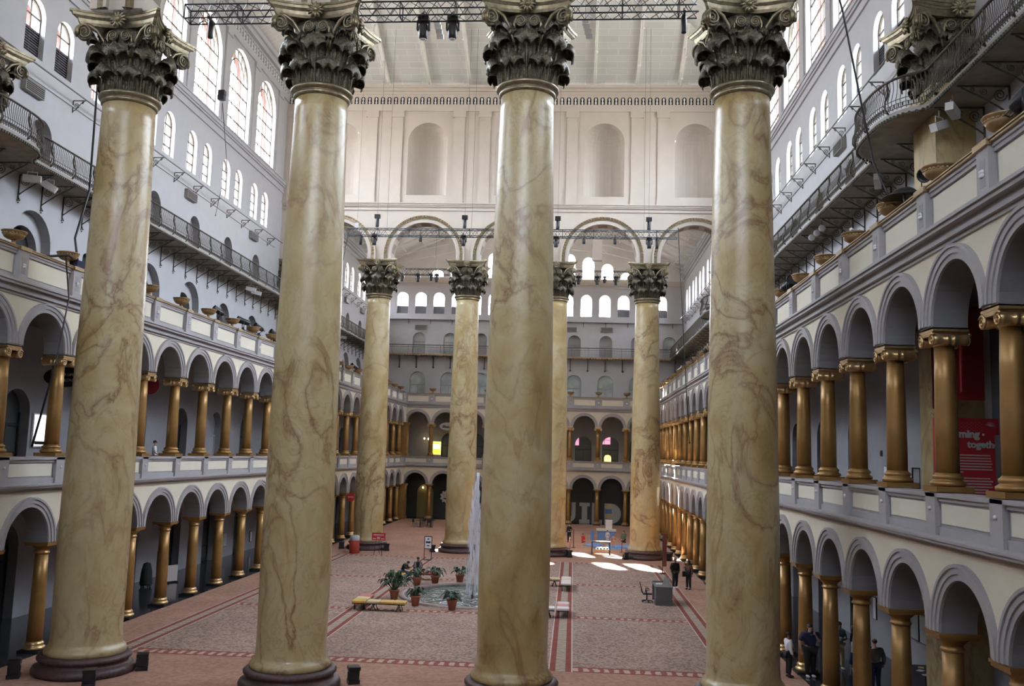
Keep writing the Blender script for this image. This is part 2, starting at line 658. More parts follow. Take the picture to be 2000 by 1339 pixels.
EV_L, SM_L = side_wall('left', P_L, BAY_L, FAR_L, NEAR_L, -1)
EV_R, SM_R = side_wall('right', P_R, BAY_R, FAR_R, NEAR_R, 1)


def back_wall():
    mb = MB()
    P = P_B
    a, b = WL - .8, WR + .8
    gx = [-13.96 + PBk * (k + .5) for k in range(0, 8)]
    band(mb, P, a, b, 0, 6.25, [(x, 1.9, 0, 2.9) for x in gx[:1]], .5, mi=2, mr=3, back=False)
    band(mb, P, a, b, 6.25, 13.6, [(x, 2.0, 6.4, 9.4) for x in gx], .5, mi=2, mr=3, back=False)
    band(mb, P, a, b, 13.6, 19.9, [(x, 1.95, 13.7, 17.0) for x in DOORX], .4, mi=0, mr=3, back=False)
    band(mb, P, a, b, 19.9, 24.6, [(x, 1.6, 20.1, 22.15) for x in DOORX], .45, mi=0, mr=3, back=False)
    band(mb, P, a, b, 24.6, 29.3, [(x, 1.42, 25.35, 27.4) for x in BACKX], .7, n=10, mi=0, mr=0)
    tops = {0: 33.9, 1: 33.6, 2: 33.3, 3: 32.9, 4: 32.1, 5: 31.1}
    band(mb, P, a, b, 29.3, 35.2, [(XM + 2.39 * k, 1.5, 30.1, tops[abs(k)] - .75) for k in range(-5, 6)], .7, n=10, mi=4, mr=4)  # gable whiter than the wall below: light on it is put into the colour
    # gable top
    mb.poly([P(a, 35.2), P(b, 35.2), P(XM + .1, 42.5)], (0, 1, 0), .7, 4)
    mb.quad(P(a, 0, .82), P(b, 0, .82), P(b, 24.6, .82), P(a, 24.6, .82), 3)
    o = struct(mb.build('wall_back', ['pale_wall', 'pale_wall', 'gallery_wall', 'niche_grey', 'roof_white']))
    t = MB()
    for (z0, z1, d) in ((28.9, 29.05, .1), (29.3, 29.55, .2), (29.55, 29.9, .34)):
        beam(t, P, WL, WR, z0, z1, -d, .02)
    struct(t.build('trim_back', 'beige_wall'))


back_wall()

# ------------------------------------------------------------ windows (one each)


def window_meshes(w, z0, zs, cols, rows, inner=True, tr=.045):
    r = w / 2
    f = MB()
    out = [(-r, z0)] + arc(0, r, zs, 16) + [(r, z0), (-r, z0)]
    f.tube([(0, a, z - z0) for a, z in out], tr * 1.5, 4)
    for i in range(1, cols):
        x = -r + w * i / cols
        top = zs + math.sqrt(max(0, r * r - x * x))
        f.tube([(0, x, 0), (0, x, top - z0)], tr * .8, 4)
    for i in range(1, rows + 1):
        z = z0 + (zs - z0) * i / rows
        f.tube([(0, -r, z - z0), (0, r, z - z0)], tr, 4)
    if inner:
        ri = r * .68
        f.tube([(0, a, z - z0) for a, z in arc(0, ri, zs, 14)], tr, 4)
    g = MB()
    pts = [(-r, z0)] + arc(0, r, zs, 16) + [(r, z0)]
    g.poly([(0, a, z - z0) for a, z in pts], (1, 0, 0), .012)
    v = MB()          # masonry reveal outside the glass
    o2 = [(-r - .02, z0)] + arc(0, r + .02, zs, 16) + [(r + .02, z0)]
    for (a, za), (b, zb) in zip(o2, o2[1:]):
        v.quad((.06, a, za - z0), (.06, b, zb - z0), (.75, b, zb - z0), (.75, a, za - z0))
        v.quad((.75, a, za - z0), (.75, b, zb - z0), (.75, b * 1.12, zb - z0 + .1), (.75, a * 1.12, za - z0 + .1))
    v.quad((.06, -r, 0), (.06, r, 0), (.75, r, 0), (.75, -r, 0))
    return f.mesh('window_frame', 'dark_iron'), g.mesh('window_pane', 'window_glass'), v.mesh('window_reveal', 'brick_reveal')


WM_S = window_meshes(2 * R_WIN, *Z_WIN, 2, 3, False, .042)
WM_B = window_meshes(W_BIG, *Z_BIG, 6, 4, True, .055)
WM_E = window_meshes(1.42, 25.35, 27.4, 2, 3, False, .03)
LOUV = MB()
for i in range(11):
    LOUV.box(-.03, -R_WIN, .02 + .125 * i, .05, R_WIN, .07 + .125 * i)
LOUV.box(.04, -R_WIN, 0, .06, R_WIN, 1.42, 1)
LOUV = LOUV.mesh('louver_panel', ['louver', 'black'])
SHD = MB()
SHD.box(-.03, -.71, 0, .0, .71, 1.0)
SHD = SHD.mesh('window_shade', 'shade_cloth')
win_n = [0]


def place_window(ms, loc, rz, extra=None):
    win_n[0] += 1
    o = bpy.data.objects.new('window_%d' % win_n[0], None)
    COL.objects.link(o)
    o.location = loc
    o.rotation_euler = (0, 0, rz)
    struct(o)
    for me, nm in zip(ms, ('window_frame', 'window_pane', 'window_reveal')):
        link(me, nm, o)
    if extra:
        link(extra, 'louver_panel' if extra == LOUV else 'window_shade', o)
    return o


for (sm, X, sg, rz) in ((SM_L, WL, -1, PI), (SM_R, WR, 1, 0)):
    for y in sm:
        near_pier = any(abs(y - c) < 9.5 and y > c for c in (NC,)) or (abs(y - FC) < 4 and y < FC)
        place_window(WM_S, (X + sg * .3, y, Z_WIN[0]), rz, LOUV if near_pier else None)
for (bays, X, sg, rz) in ((BAY_L, WL, -1, PI), (BAY_R, WR, 1, 0)):
    for y in bays:
        place_window(WM_B, (X + sg * .35, y + .45, Z_BIG[0]), rz)
for k, x in zip(range(-7, 8), BACKX):
    place_window(WM_E, (x, YW + .3, 25.35), PI / 2, SHD if k in (-7, -6, -5, 5, 7, -4) else None)
tops = {0: 33.9, 1: 33.6, 2: 33.3, 3: 32.9, 4: 32.1, 5: 31.1}
for k in range(-5, 6):
    place_window(window_meshes(1.5, 30.1, tops[abs(k)] - .75, 2, 3, False, .03), (XM + 2.39 * k, YW + .3, 30.1), PI / 2)

# ------------------------------------------------------------ door fillings in the niches (gallery levels)
door_n = [0]


def door_filling(w, h0, hs, kind):
    """arched panel that fills an opening: glazed door with transom or dark door"""
    r = w / 2
    d = MB()
    pts = [(-r, 0)] + arc(0, r, hs - h0, 14) + [(r, 0)]
    d.poly([(0, a, z) for a, z in pts], (1, 0, 0), .03, 0)
    for x in (-r + .05, 0, r - .05):
        d.box(-.05, x - .05, 0, 0, x + .05, (hs - h0) * (.78 if x == 0 else 1), 1)
    d.box(-.06, -r, (hs - h0) * .78, 0, r, (hs - h0) * .78 + .14, 1)
    d.box(-.05, -r, 0, 0, r, .25, 1)
    d.box(-.05, -r, 1.0, 0, r, 1.1, 1)
    return d.mesh('door_leaf', {'dark': ['door_dark', 'black'], 'grey': ['niche_grey', 'niche_grey'], 'glass': ['glass_blind', 'grey_trim']}[kind])


mat('glass_blind', (.45, .52, .52), .25, var=.25, scale=.8)
DF1 = door_filling(2.2, 0, 3.2, 'dark')
DF2 = door_filling(2.1, 6.4, 9.3, 'dark')
DF2g = door_filling(2.1, 6.4, 9.3, 'grey')
DF3 = door_filling(2.3, 13.7, 16.75, 'dark')
DF3g = door_filling(1.95, 13.7, 17.0, 'glass')
DF4 = door_filling(1.66, 20.1, 22.17, 'grey')
DF4g = door_filling(1.6, 20.1, 22.15, 'glass')
DFb = door_filling(2.0, 6.4, 9.4, 'dark')


def place_door(me, loc, rz):
    door_n[0] += 1
    o = link(me, 'door_%d' % door_n[0], None, loc, rz)
    struct(o)


for (ev, X, sg, rz) in ((EV_L, WL, -1, PI), (EV_R, WR, 1, 0)):
    for i, y in enumerate(ev):
        place_door(DF1, (X + sg * .5, y, 0), rz)
        place_door(DF2 if i % 3 else DF2g, (X + sg * .5, y, 6.4), rz)
        place_door(DF3, (X + sg * .84, y, 13.7), rz)
        place_door(DF4, (X + sg * .5, y, 20.1), rz)
for i, x in enumerate(DOORX):
    place_door(DF3g, (x, YW + .4, 13.7), PI / 2)
    place_door(DF4g if i in (0, 1, 8) else DF4, (x, YW + .45, 20.1), PI / 2)
for k in range(0, 8):
    place_door(DFb, (-13.96 + PBk * (k + .5), YW + .5, 6.4), PI / 2)

# ------------------------------------------------------------ arcades


def arcade(side, P, cs, s0, s1, pitch):
    """two storeys of arches, cornices, parapets and posts"""
    mids = [(a + b) / 2 for a, b in zip(cs, cs[1:])]
    r = 1.38 * pitch / 3.55
    for lv, (zc, za, zt) in enumerate(((4.15, 4.18, 6.15), (11.42, 11.45, 13.3))):
        w = MB()
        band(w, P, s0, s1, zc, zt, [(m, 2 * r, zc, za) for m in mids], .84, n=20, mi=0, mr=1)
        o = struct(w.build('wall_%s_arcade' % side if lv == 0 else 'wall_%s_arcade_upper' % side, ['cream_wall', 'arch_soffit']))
        for c, q in ((cs[0], -1),):
            pass
        for m in mids:
            t = MB()
            ring(t, P, m, r - .01, r + .13, za, -.05, .02)
            ring(t, P, m, r + .13, r + .27, za, -.09, .02)
            ring(t, P, m, r + .27, r + .35, za, -.13, .02)
            struct(t.build('arch_molding', 'grey_trim', o))
    # cornices
    t = MB()
    for (z0, z1, d) in ((6.15, 6.2, .06), (6.2, 6.28, .14), (6.28, 6.36, .3), (6.36, 6.42, .36)):
        beam(t, P, s0, s1, z0, z1, -d, .84)
    for (z0, z1, d) in ((13.2, 13.3, .06), (13.3, 13.4, .16), (13.4, 13.52, .12), (13.52, 13.62, .3), (13.62, 13.7, .36)):
        beam(t, P, s0, s1, z0, z1, -d, .84)
    struct(t.build('trim_%s_cornice' % side, 'grey_trim'))
    # parapets
    for lv, (z0, z1) in enumerate(((6.42, 7.42), (13.7, 14.9))):
        w = MB()
        beam(w, P, s0, s1, z0, z1 - .02, .12, .55, 0)
        beam(w, P, s0, s1, z0, z0 + .2, .06, .6, 0)
        beam(w, P, s0, s1, z1 - .2, z1 - .1, .06, .6, 0)
        beam(w, P, s0, s1, z1 - .1, z1, -.02 if not lv else .02, .74, 0)
        if lv:
            beam(w, P, s0, s1, z1 - .01, z1 + .035, -.05, .78, 2)
            beam(w, P, s0, s1, z1 + .045, z1 + .075, -.08, .8, 2)
        for a, b in zip(cs, cs[1:]):
            beam(w, P, a + .42, b - .42, z0 + .28, z1 - .26, .09, .12, 1)
        o = struct(w.build('trim_%s_parapet' % side if lv == 0 else 'trim_%s_parapet_upper' % side, ['grey_trim', 'cream_panel', 'gold_rail']))
        for c in cs:
            p = MB()
            beam(p, P, c - .29, c + .29, z0, z1 - (.04 if lv else .01), -.06 if lv else -.02, .7)
            if lv:
                beam(p, P, c - .34, c + .34, z1 - .05, z1 + .09, -.12, .82, 2)
                beam(p, P, c - .13, c + .13, z0 + .3, z1 - .3, -.065, 0, 1)
                for q in range(4):
                    a = PI / 4 + q * PI / 2
                    p.ball(P(c + .055 * math.cos(a), (z0 + z1) / 2 + .055 * math.sin(a), -.08), .05, 8, 6, 3)
            else:
                p.lathe([(.055, 0), (.05, .04), (.0, .06)], 10, (0, 0, 0), 3, Matrix.Translation(P(c, (z0 + z1) / 2 + .12, -.02)) @ rot_to(P.dn * -1))
            struct(p.build('parapet_post', ['grey_trim', 'niche_grey', 'gold_rail', 'white_paint'], o))


def rot_to(v):
    return Vector((0, 0, 1)).rotation_difference(Vector(v)).to_matrix().to_4x4()


CL_ = AY_L + [AY_L[-1] + PL * .72]
arcade('left', A_L, [y for y in AY_L if y > 1], 0, YB + .4, PL)
arcade('right', A_R, [y for y in AY_R if y > 1], 0, YB + .4, PR_)
BX = [-17.29] + AX_B + [12.68]
arcade('back', A_B, BX, XL, XR, PBk)

# corner piers
for nm, x in (('corner_pier', XL + .1), ('corner_pier', XR - .1)):
    for (z0, z1, h) in ((0, 4.15, 0), (7.45, 11.42, 1)):
        p = MB()
        p.cbox((x, YB - .1, (z0 + z1) / 2), (1.1, 1.3, z1 - z0))
        p.cbox((x, YB - .1, z1 - .12), (1.3, 1.5, .24))
        p.cbox((x, YB - .1, z0 + .15), (1.3, 1.5, .3))
        struct(p.build('column_corner', 'gold_paint'))

# gallery floors
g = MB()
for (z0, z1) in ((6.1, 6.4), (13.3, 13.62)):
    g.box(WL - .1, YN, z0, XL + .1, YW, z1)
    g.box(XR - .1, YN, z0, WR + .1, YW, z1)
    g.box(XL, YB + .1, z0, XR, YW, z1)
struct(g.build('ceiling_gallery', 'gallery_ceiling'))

# ------------------------------------------------------------ floor


def floor():
    mb = MB()
    mats = ['carpet_plain', 'carpet_field', 'carpet_red', 'carpet_line', 'carpet_band_long', 'carpet_band_cross', 'dark_floor']
    xs = [WL - 1, -17.0]
    cls = ['dark', 'plain']

    def lband(c):
        for w, k in ((-.46, 'line'), (-.41, 'red'), (-.19, 'bl'), (.19, 'red'), (.41, 'line')):
            xs.append(c + w)
            cls.append(k)
        xs.append(c + .46)
        cls.append('field')
    lband(-14.42)
    lband(-7.7)
    lband(2.78)
    lband(9.42)
    cls[-1] = 'plain'
    xs.append(11.86)
    cls.append('dark')
    xs.append(WR + 1)
    ys = [YN]
    yc = ['plain']
    for c, w in ((36.15, .42), (47.5, .3), (59.3, .3), (71.0, .3)):
        for d, k in ((-w, 'red'), (-w * .62, 'bc'), (w * .62, 'red'), (w, 'field')):
            ys.append(c + d)
            yc.append(k)
    yc[-1] = 'plain'
    ys.append(YB + .5)
    yc.append('dark')
    ys.append(YW + 1)
    I = dict(plain=0, field=1, red=2, line=3, bl=4, bc=5, dark=6)
    hx0, hx1, hy0, hy1 = -7.23, 2.31, 47.8, 59.0
    for i in range(len(xs) - 1):
        for j in range(len(ys) - 1):
            cx, cy = cls[i], yc[j]
            if cx == 'dark' or cy == 'dark':
                k = 'dark'
            elif cy == 'plain':
                k = 'plain'
            elif cx == 'plain':
                k = 'plain'
            elif cx != 'field':
                k = cx
            else:
                k = cy
            xm, ym = (xs[i] + xs[i + 1]) / 2, (ys[j] + ys[j + 1]) / 2
            if hx0 < xm < hx1 and hy0 < ym < hy1:
                # square with a round hole for the basin
                n = 64
                cxx, cyy, rx_, ry_ = FX, FY, 4.6 * .84, 4.6 * .97
                x0, x1, y0, y1 = xs[i], xs[i + 1], ys[j], ys[j + 1]

                def edge(a):
                    dx, dy = math.cos(a), math.sin(a)
                    t = min(((x1 if dx > 0 else x0) - cxx) / dx if abs(dx) > 1e-9 else 1e9, ((y1 if dy > 0 else y0) - cyy) / dy if abs(dy) > 1e-9 else 1e9)
                    return (cxx + dx * t, cyy + dy * t, 0)
                angs = sorted([2 * PI * q / n for q in range(n)] + [math.atan2(b - cyy, a - cxx) % (2 * PI) for a in (x0, x1) for b in (y0, y1)])
                for a, b in zip(angs, angs[1:] + [angs[0] + 2 * PI]):
                    mb.quad((cxx + rx_ * math.cos(a), cyy + ry_ * math.sin(a), 0), (cxx + rx_ * math.cos(b), cyy + ry_ * math.sin(b), 0), edge(b), edge(a), I['field'])
                continue
            mb.quad((xs[i], ys[j], 0), (xs[i + 1], ys[j], 0), (xs[i + 1], ys[j + 1], 0), (xs[i], ys[j + 1], 0), I[k])
    struct(mb.build('floor', mats))


FX, FY = -2.45, 53.3
floor()

# wall behind the viewer
w = MB()
P_F = Plane2((0, YN, 0), (1, 0, 0), (0, -1, 0))
band(w, P_F, WL - 1, WR + 1, 0, 24.6, [], .7)
band(w, P_F, WL - 1, WR + 1, 24.6, 29.3, [(x, 1.42, 25.35, 27.4) for x in BACKX], .7, mr=0)
band(w, P_F, WL - 1, WR + 1, 29.3, 35.2, [(XM + 2.39 * k, 1.5, 30.1, tops[abs(k)] - .75) for k in range(-5, 6)], .7, mr=0)
w.poly([P_F(WL - 1, 35.2), P_F(WR + 1, 35.2), P_F(XM + .1, 42.5)], (0, -1, 0), .7, 0)
struct(w.build('wall_front', 'pale_wall'))
for x in BACKX:
    place_window(WM_E, (x, YN - .3, 25.35), -PI / 2)
for k in range(-5, 6):
    place_window(window_meshes(1.5, 30.1, tops[abs(k)] - .75, 2, 3, False, .03), (XM + 2.39 * k, YN - .3, 30.1), -PI / 2)

# ------------------------------------------------------------ cross walls on the two rows of columns


def cross_wall(side, Y, xs, full):
    P = Plane2((0, Y - .8, 0), (1, 0, 0), (0, 1, 0))
    eds = [WL + .1] + xs + [WR - .1]
    eds[0] = xs[0] - 7.6
    eds[-1] = xs[-1] + 7.6
    mids = [(a + b) / 2 for a, b in zip(eds, eds[1:])]
    rs = [(b - a) / 2 - .98 for a, b in zip(eds, eds[1:])]
    zs = 23.95
    mb = MB()
    band(mb, P, WL - .7, WR + .7, zs - .065, 29.3, [(m, 2 * r, zs - .065, zs + .45) for m, r in zip(mids, rs)], 1.6, n=28, mi=0, mr=1)
    if full:
        nic = [(m, 3.4, 29.55, 34.2) for m in mids]
        band(mb, P, WL - .7, WR + .7, 29.3, 39.1, nic, .9, n=24, mi=0, mr=0)
    else:
        band(mb, P, WL - .7, WR + .7, 29.3, 39.1, [], 1.6, mi=0)
    o = struct(mb.build('wall_' + side, ['beige_wall', 'beige_wall']))
    if full:          # half-round niche backs
        nb = MB()
        for m in mids:
            r = 1.7
            n, k = 16, 8
            for i in range(n):
                a0, a1 = PI * i / n, PI * (i + 1) / n
                q = lambda a, z: (m - r * math.cos(a), Y - .8 + .02 + .85 * r * math.sin(a), z)
                nb.quad(q(a0, 29.55), q(a1, 29.55), q(a1, 34.2), q(a0, 34.2))
                for j in range(k):
                    t0, t1 = PI / 2 * j / k, PI / 2 * (j + 1) / k
                    h = lambda a, t: (m - r * math.cos(a) * math.cos(t), Y - .78 + .85 * r * math.sin(a) * math.cos(t), 34.2 + r * math.sin(t))
                    nb.quad(h(a0, t0), h(a1, t0), h(a1, t1), h(a0, t1))
            nb.quad((m - r, Y - .8, 29.55), (m + r, Y - .8, 29.55), (m + r, Y + .8, 29.55), (m - r, Y + .8, 29.55))
        nbo = nb.mesh('niche', 'beige_wall')
        for p in nbo.polygons:
            p.use_smooth = True
        struct(link(nbo, 'trim_niche', o))
    for m, r in zip(mids, rs):
        for s, PP in ((1, P), (-1, Plane2((0, Y + .8, 0), (1, 0, 0), (0, -1, 0)))):
            if s == -1 and full:
                continue
            t = MB()
            za = zs + .45
            ring(t, PP, m, r - .01, r + .30, za, -.06, .02, 36, 0, .5)
            ring(t, PP, m, r + .30, r + .40, za, -.12, .02, 36, 1, .5)
            ring(t, PP, m, r + .40, r + .56, za, -.15, .02, 36, 1, .5)
            ring(t, PP, m, r + .56, r + .68, za, -.2, .02, 36, 0, .5)
            for i in range(44):      # egg-and-dart studs
                a = PI * (i + .5) / 44
                t.ball(PP(m - (r + .48) * math.cos(a), za + (r + .48) * math.sin(a), -.17), .07, 6, 4, 2)
            struct(t.build('arch_molding', ['beige_wall', 'bronze_high', 'gold_rail'], o))
        # coffers under the arch
        t = MB()
        for i in range(7):
            a0, a1 = PI * (i + .18) / 7, PI * (i + .82) / 7
            for j in range(4):
                b0, b1 = a0 + (a1 - a0) * j / 4, a0 + (a1 - a0) * (j + 1) / 4
                rr = r - .012
                q = lambda a, y: (m - rr * math.cos(a), y, zs + .45 + rr * math.sin(a))
                t.quad(q(b0, Y - .5), q(b1, Y - .5), q(b1, Y + .5), q(b0, Y + .5))
        struct(t.build('arch_coffer', 'iron_soffit', o))
    if full:
        t = MB()
        for (z0, z1, d) in ((28.2, 28.35, .1), (28.5, 28.62, .12), (28.62, 28.75, .2), (28.75, 28.85, .28), (36.9, 37.3, .1), (38.35, 38.6, .16), (38.6, 38.85, .34), (38.85, 39.1, .5)):
            beam(t, P, WL, WR, z0, z1, -d, .02)
        for x in eds:
            for s in (-1.1, 1.1):
                beam(t, P, x + s - .46, x + s + .46, 28.85, 36.9, -.12, .02)
                beam(t, P, x + s - .54, x + s + .54, 36.35, 36.9, -.18, .02)
                beam(t, P, x + s - .5, x + s + .5, 28.85, 29.3, -.16, .02)
        tt = struct(t.build('trim_' + side, 'beige_wall'))
        fr = MB()
        k = int((WR - WL) / .57)
        ss = [WL + .3 + .57 * i for i in range(k)]
        PF = Plane2((0, Y - .9, 0), (1, 0, 0), (0, 1, 0))
        band(fr, PF, WL, WR, 37.3, 38.35, [(q, .38, 37.5, 37.98) for q in ss], .2, n=6, mi=0, mr=0, back=False)
        fr.quad(P(WL, 37.3, -.02), P(WR, 37.3, -.02), P(WR, 38.35, -.02), P(WL, 38.35, -.02), 1)
        for q in ss:
            fr.lathe([(.08, 0), (.05, .05), (.10, .17), (.04, .3), (.06, .36), (.10, .45), (.06, .57), (0, .6)], 8, P(q, 37.5, -.06), 2)
        struct(fr.build('trim_%s_frieze' % side, ['beige_wall', 'black', 'white_paint'], tt))
    return eds


ED_F = cross_wall('crossing_far', FC, [x for x, _ in FAR], True)
ED_N = cross_wall('crossing_near', NC, [x for x, _ in NEAR], False)

# ------------------------------------------------------------ roofs


def roofs():
    # central hipped roof
    zc, zr = 39.2, 49.0
    x0, x1, y0, y1 = WL - .8, WR + .8, NC - .3, FC + .3
    s = .45
    h = s * (y1 - y0) / 2
    ym = (y0 + y1) / 2
    dx = (y1 - y0) / 2
    rx0, rx1 = XM - .5, XM + .5
    r = MB()
    a, b, c, d = (x0, y0, zc), (x1, y0, zc), (x1, y1, zc), (x0, y1, zc)
    p, q = (rx0, ym, zc + h), (rx1, ym, zc + h)
    r.quad(a, b, q, p)
    r.quad(c, d, p, q)
    i = len(r.v)
    r.v += [b, c, q, a, d, p]
    r.face((i, i + 1, i + 2))
    r.face((i + 3, i + 4, i + 5))
    struct(r.build('ceiling_court', 'roof_board'))
    bm_ = MB()
    xs = [XM + 3.55 * (k - .05) for k in range(-5, 6)]
    for x in xs:
        t = 1 - abs(x - XM) / (XM - x0)
        yend = y1 - (y1 - ym) * t
        for sgn, ys, ye in ((1, y1, yend), (-1, y0, 2 * ym - yend)):
            za, zb = zc - .05, zc + s * abs(ye - ys) - .05
            n = Vector((0, -sgn * s, -1)).normalized()
            A, B = Vector((x, ys, za)), Vector((x, ye, zb))
            i = len(bm_.v)
            for P_ in (A, B):
                for dxx, dn in ((-.13, 0), (.13, 0), (.13, .42), (-.13, .42)):
                    w_ = P_ + Vector((dxx, 0, 0)) + n * dn
                    bm_.v.append(tuple(w_))
            for k in range(4):
                bm_.face((i + k, i + (k + 1) % 4, i + 4 + (k + 1) % 4, i + 4 + k))
            bm_.face((i, i + 1, i + 2, i + 3))
            bm_.face((i + 4, i + 5, i + 6, i + 7))
            if sgn == 1:      # trussing rod below each rafter
                L_ = (B - A)
                m1, m2 = A + L_ * .33 + n * 1.1, A + L_ * .66 + n * 1.3
                bm_.tube([A + n * .3, m1, m2, B + n * .3], .05, 5)
                for f, m_ in ((.33, m1), (.66, m2)):
                    bm_.tube([A + L_ * f + n * .3, m_], .06, 5)
                    bm_.ball(m_, .13, 6, 4)
    for yv in (y0 + .6, y1 - .6):
        bm_.box(x0, yv - .1, zc - .1, x1, yv + .1, zc + .12)
    struct(bm_.build('ceiling_court_rafters', 'roof_beam'))
    # gable roofs of the two side courts
    for nm, (ya, yb) in (('ceiling_end', (FC + .8, YW + .7)), ('ceiling_start', (YN - .3, NC - .8))):
        g = MB()
        ez, rz = 31.0, 40.2
        g.quad((WL - .8, ya, ez), (WL - .8, yb, ez), (XM, yb, rz), (XM, ya, rz))
        g.quad((WR + .8, ya, ez), (WR + .8, yb, ez), (XM, yb, rz), (XM, ya, rz))
        o = struct(g.build(nm, 'roof_white'))
        f = MB()
        y = ya + 2.0
        while y < yb - 1:
            for X in (WL, WR):
                f.tube([(X, y, ez - .1), (XM, y, rz - .3)], .16, 4)
                f.tube([(X, y, ez - .3), ((X + XM) / 2, y, ez + 2.0), (XM, y, ez + 3.0)], .06, 4)
                f.tube([((X + XM) / 2, y, ez + 2.0), ((X + XM) / 2, y, (ez + rz) / 2 - .2)], .08, 4)
                f.tube([((X + XM) / 2, y, ez + 2.0), (XM, y, rz - .4)], .06, 4)
            y += 4.2
        for k in range(1, 9):
            for X in (WL - .8, WR + .8):
                xx = X + (XM - X) * k / 9
                zz = ez + (rz - ez) * k / 9 - .12
                f.box(xx - .09, ya, zz - .2, xx + .09, yb, zz)
        struct(f.build(nm + '_trusses', 'roof_white'))


roofs()

# ------------------------------------------------------------ giant Corinthian columns


def acanthus(r_at, z0, h, width, curl, lean, nu=18, nv=22):
    """one leaf on the +X side; r_at(z) gives the bell radius; returns MB"""
    mb = MB()
    path = []
    for i in range(nv + 1):
        t = i / nv
        if t < .66:
            z = z0 + h * t / .66
            r = r_at(z) + .05 + lean * (t / .66) ** 2
            path.append((r, z, 0))
        else:
            a = (t - .66) / .34 * PI * 1.28
            rb = r_at(z0 + h) + .05 + lean
            path.append((rb + curl * (1 - math.cos(a)), z0 + h + curl * math.sin(a), a))
    for off in (0, 1):
        for i, (r, z, a) in enumerate(path):
            t = i / nv
            w = width * (.78 + .22 * math.sin(PI * min(1, t / .75) - PI / 2)) * math.sqrt(max(.12, 1 - .9 * (max(0, t - .72) / .28) ** 2))
            for j in range(nu + 1):
                u = j / nu * 2 - 1
                ser = 1 + .11 * math.cos(t * 30)
                x = u * w / 2 * ser
                groove = .045 * math.cos(u * PI * 5) * (.4 + .6 * min(1, t * 1.5)) + .06 * max(0, 1 - abs(u) * 5) + .04 * (1 - abs(u)) - .10 * u * u * (1 if t < .66 else .4)
                rr = r + (groove if t < .62 else groove * math.cos(min(a, PI / 2)))
                zz = z + (0 if t < .62 else groove * math.sin(min(a, PI)) - .2 * u * u * width)
                if off:
                    rr -= .04
                    zz -= .015
                # wrap round the bell
                ang = x / max(r, .5)
                mb.v.append((rr * math.cos(ang), rr * math.sin(ang), zz))
    k = nu + 1
    n1 = k * (nv + 1)
    for b, fl in ((0, 0), (n1, 1)):
        for i in range(nv):
            for j in range(nu):
                q = (b + i * k + j, b + i * k + j + 1, b + (i + 1) * k + j + 1, b + (i + 1) * k + j)
                mb.face(q if not fl else q[::-1], 0, True)
    for i in range(nv):
        for j in (0, nu):
            mb.face((i * k + j, (i + 1) * k + j, n1 + (i + 1) * k + j, n1 + i * k + j), 0, True)
    for j in range(nu):
        mb.face((nv * k + j, nv * k + j + 1, n1 + nv * k + j + 1, n1 + nv * k + j), 0, True)
    return mb


def spiral(turns, r0, r1, n):
    return [(lambda a, r: (r * math.cos(a), r * math.sin(a)))(turns * 2 * PI * i / n, r0 + (r1 - r0) * i / n) for i in range(n + 1)]


def volute(mb, c, ux, r, depth, sgn, mi=0):
    """spiral scroll centred at c lying in the vertical plane spanned by ux and z"""
    c, ux = Vector(c), Vector(ux).normalized()
    nz = Vector((0, 0, 1))
    nn = ux.cross(nz)
    for dd in (depth / 2, -depth / 2):
        pts = [c + ux * (sgn * a) + nz * b + nn * dd for a, b in spiral(-2.1, r * .12, r, 34)]
        mb.tube(pts, [r * (.07 + .06 * i / 34) for i in range(35)], 6, mi)
        mb.ball(c + nn * dd, r * .15, 8, 5, mi)
    # body between both faces
    k = 18
    for rr in (r * .97,):
        i0 = len(mb.v)
        for j in range(k):
            a = 2 * PI * j / k
            for dd in (depth * .45, -depth * .45):
                mb.v.append(tuple(c + ux * (rr * math.cos(a)) + nz * (rr * math.sin(a)) + nn * dd * .7))
        for j in range(k):
            j2 = (j + 1) % k
            mb.face((i0 + 2 * j, i0 + 2 * j2, i0 + 2 * j2 + 1, i0 + 2 * j + 1), mi, True)
        mb.face([i0 + 2 * j for j in range(k)], 1)
        mb.face([i0 + 2 * j + 1 for j in range(k)][::-1], 1)


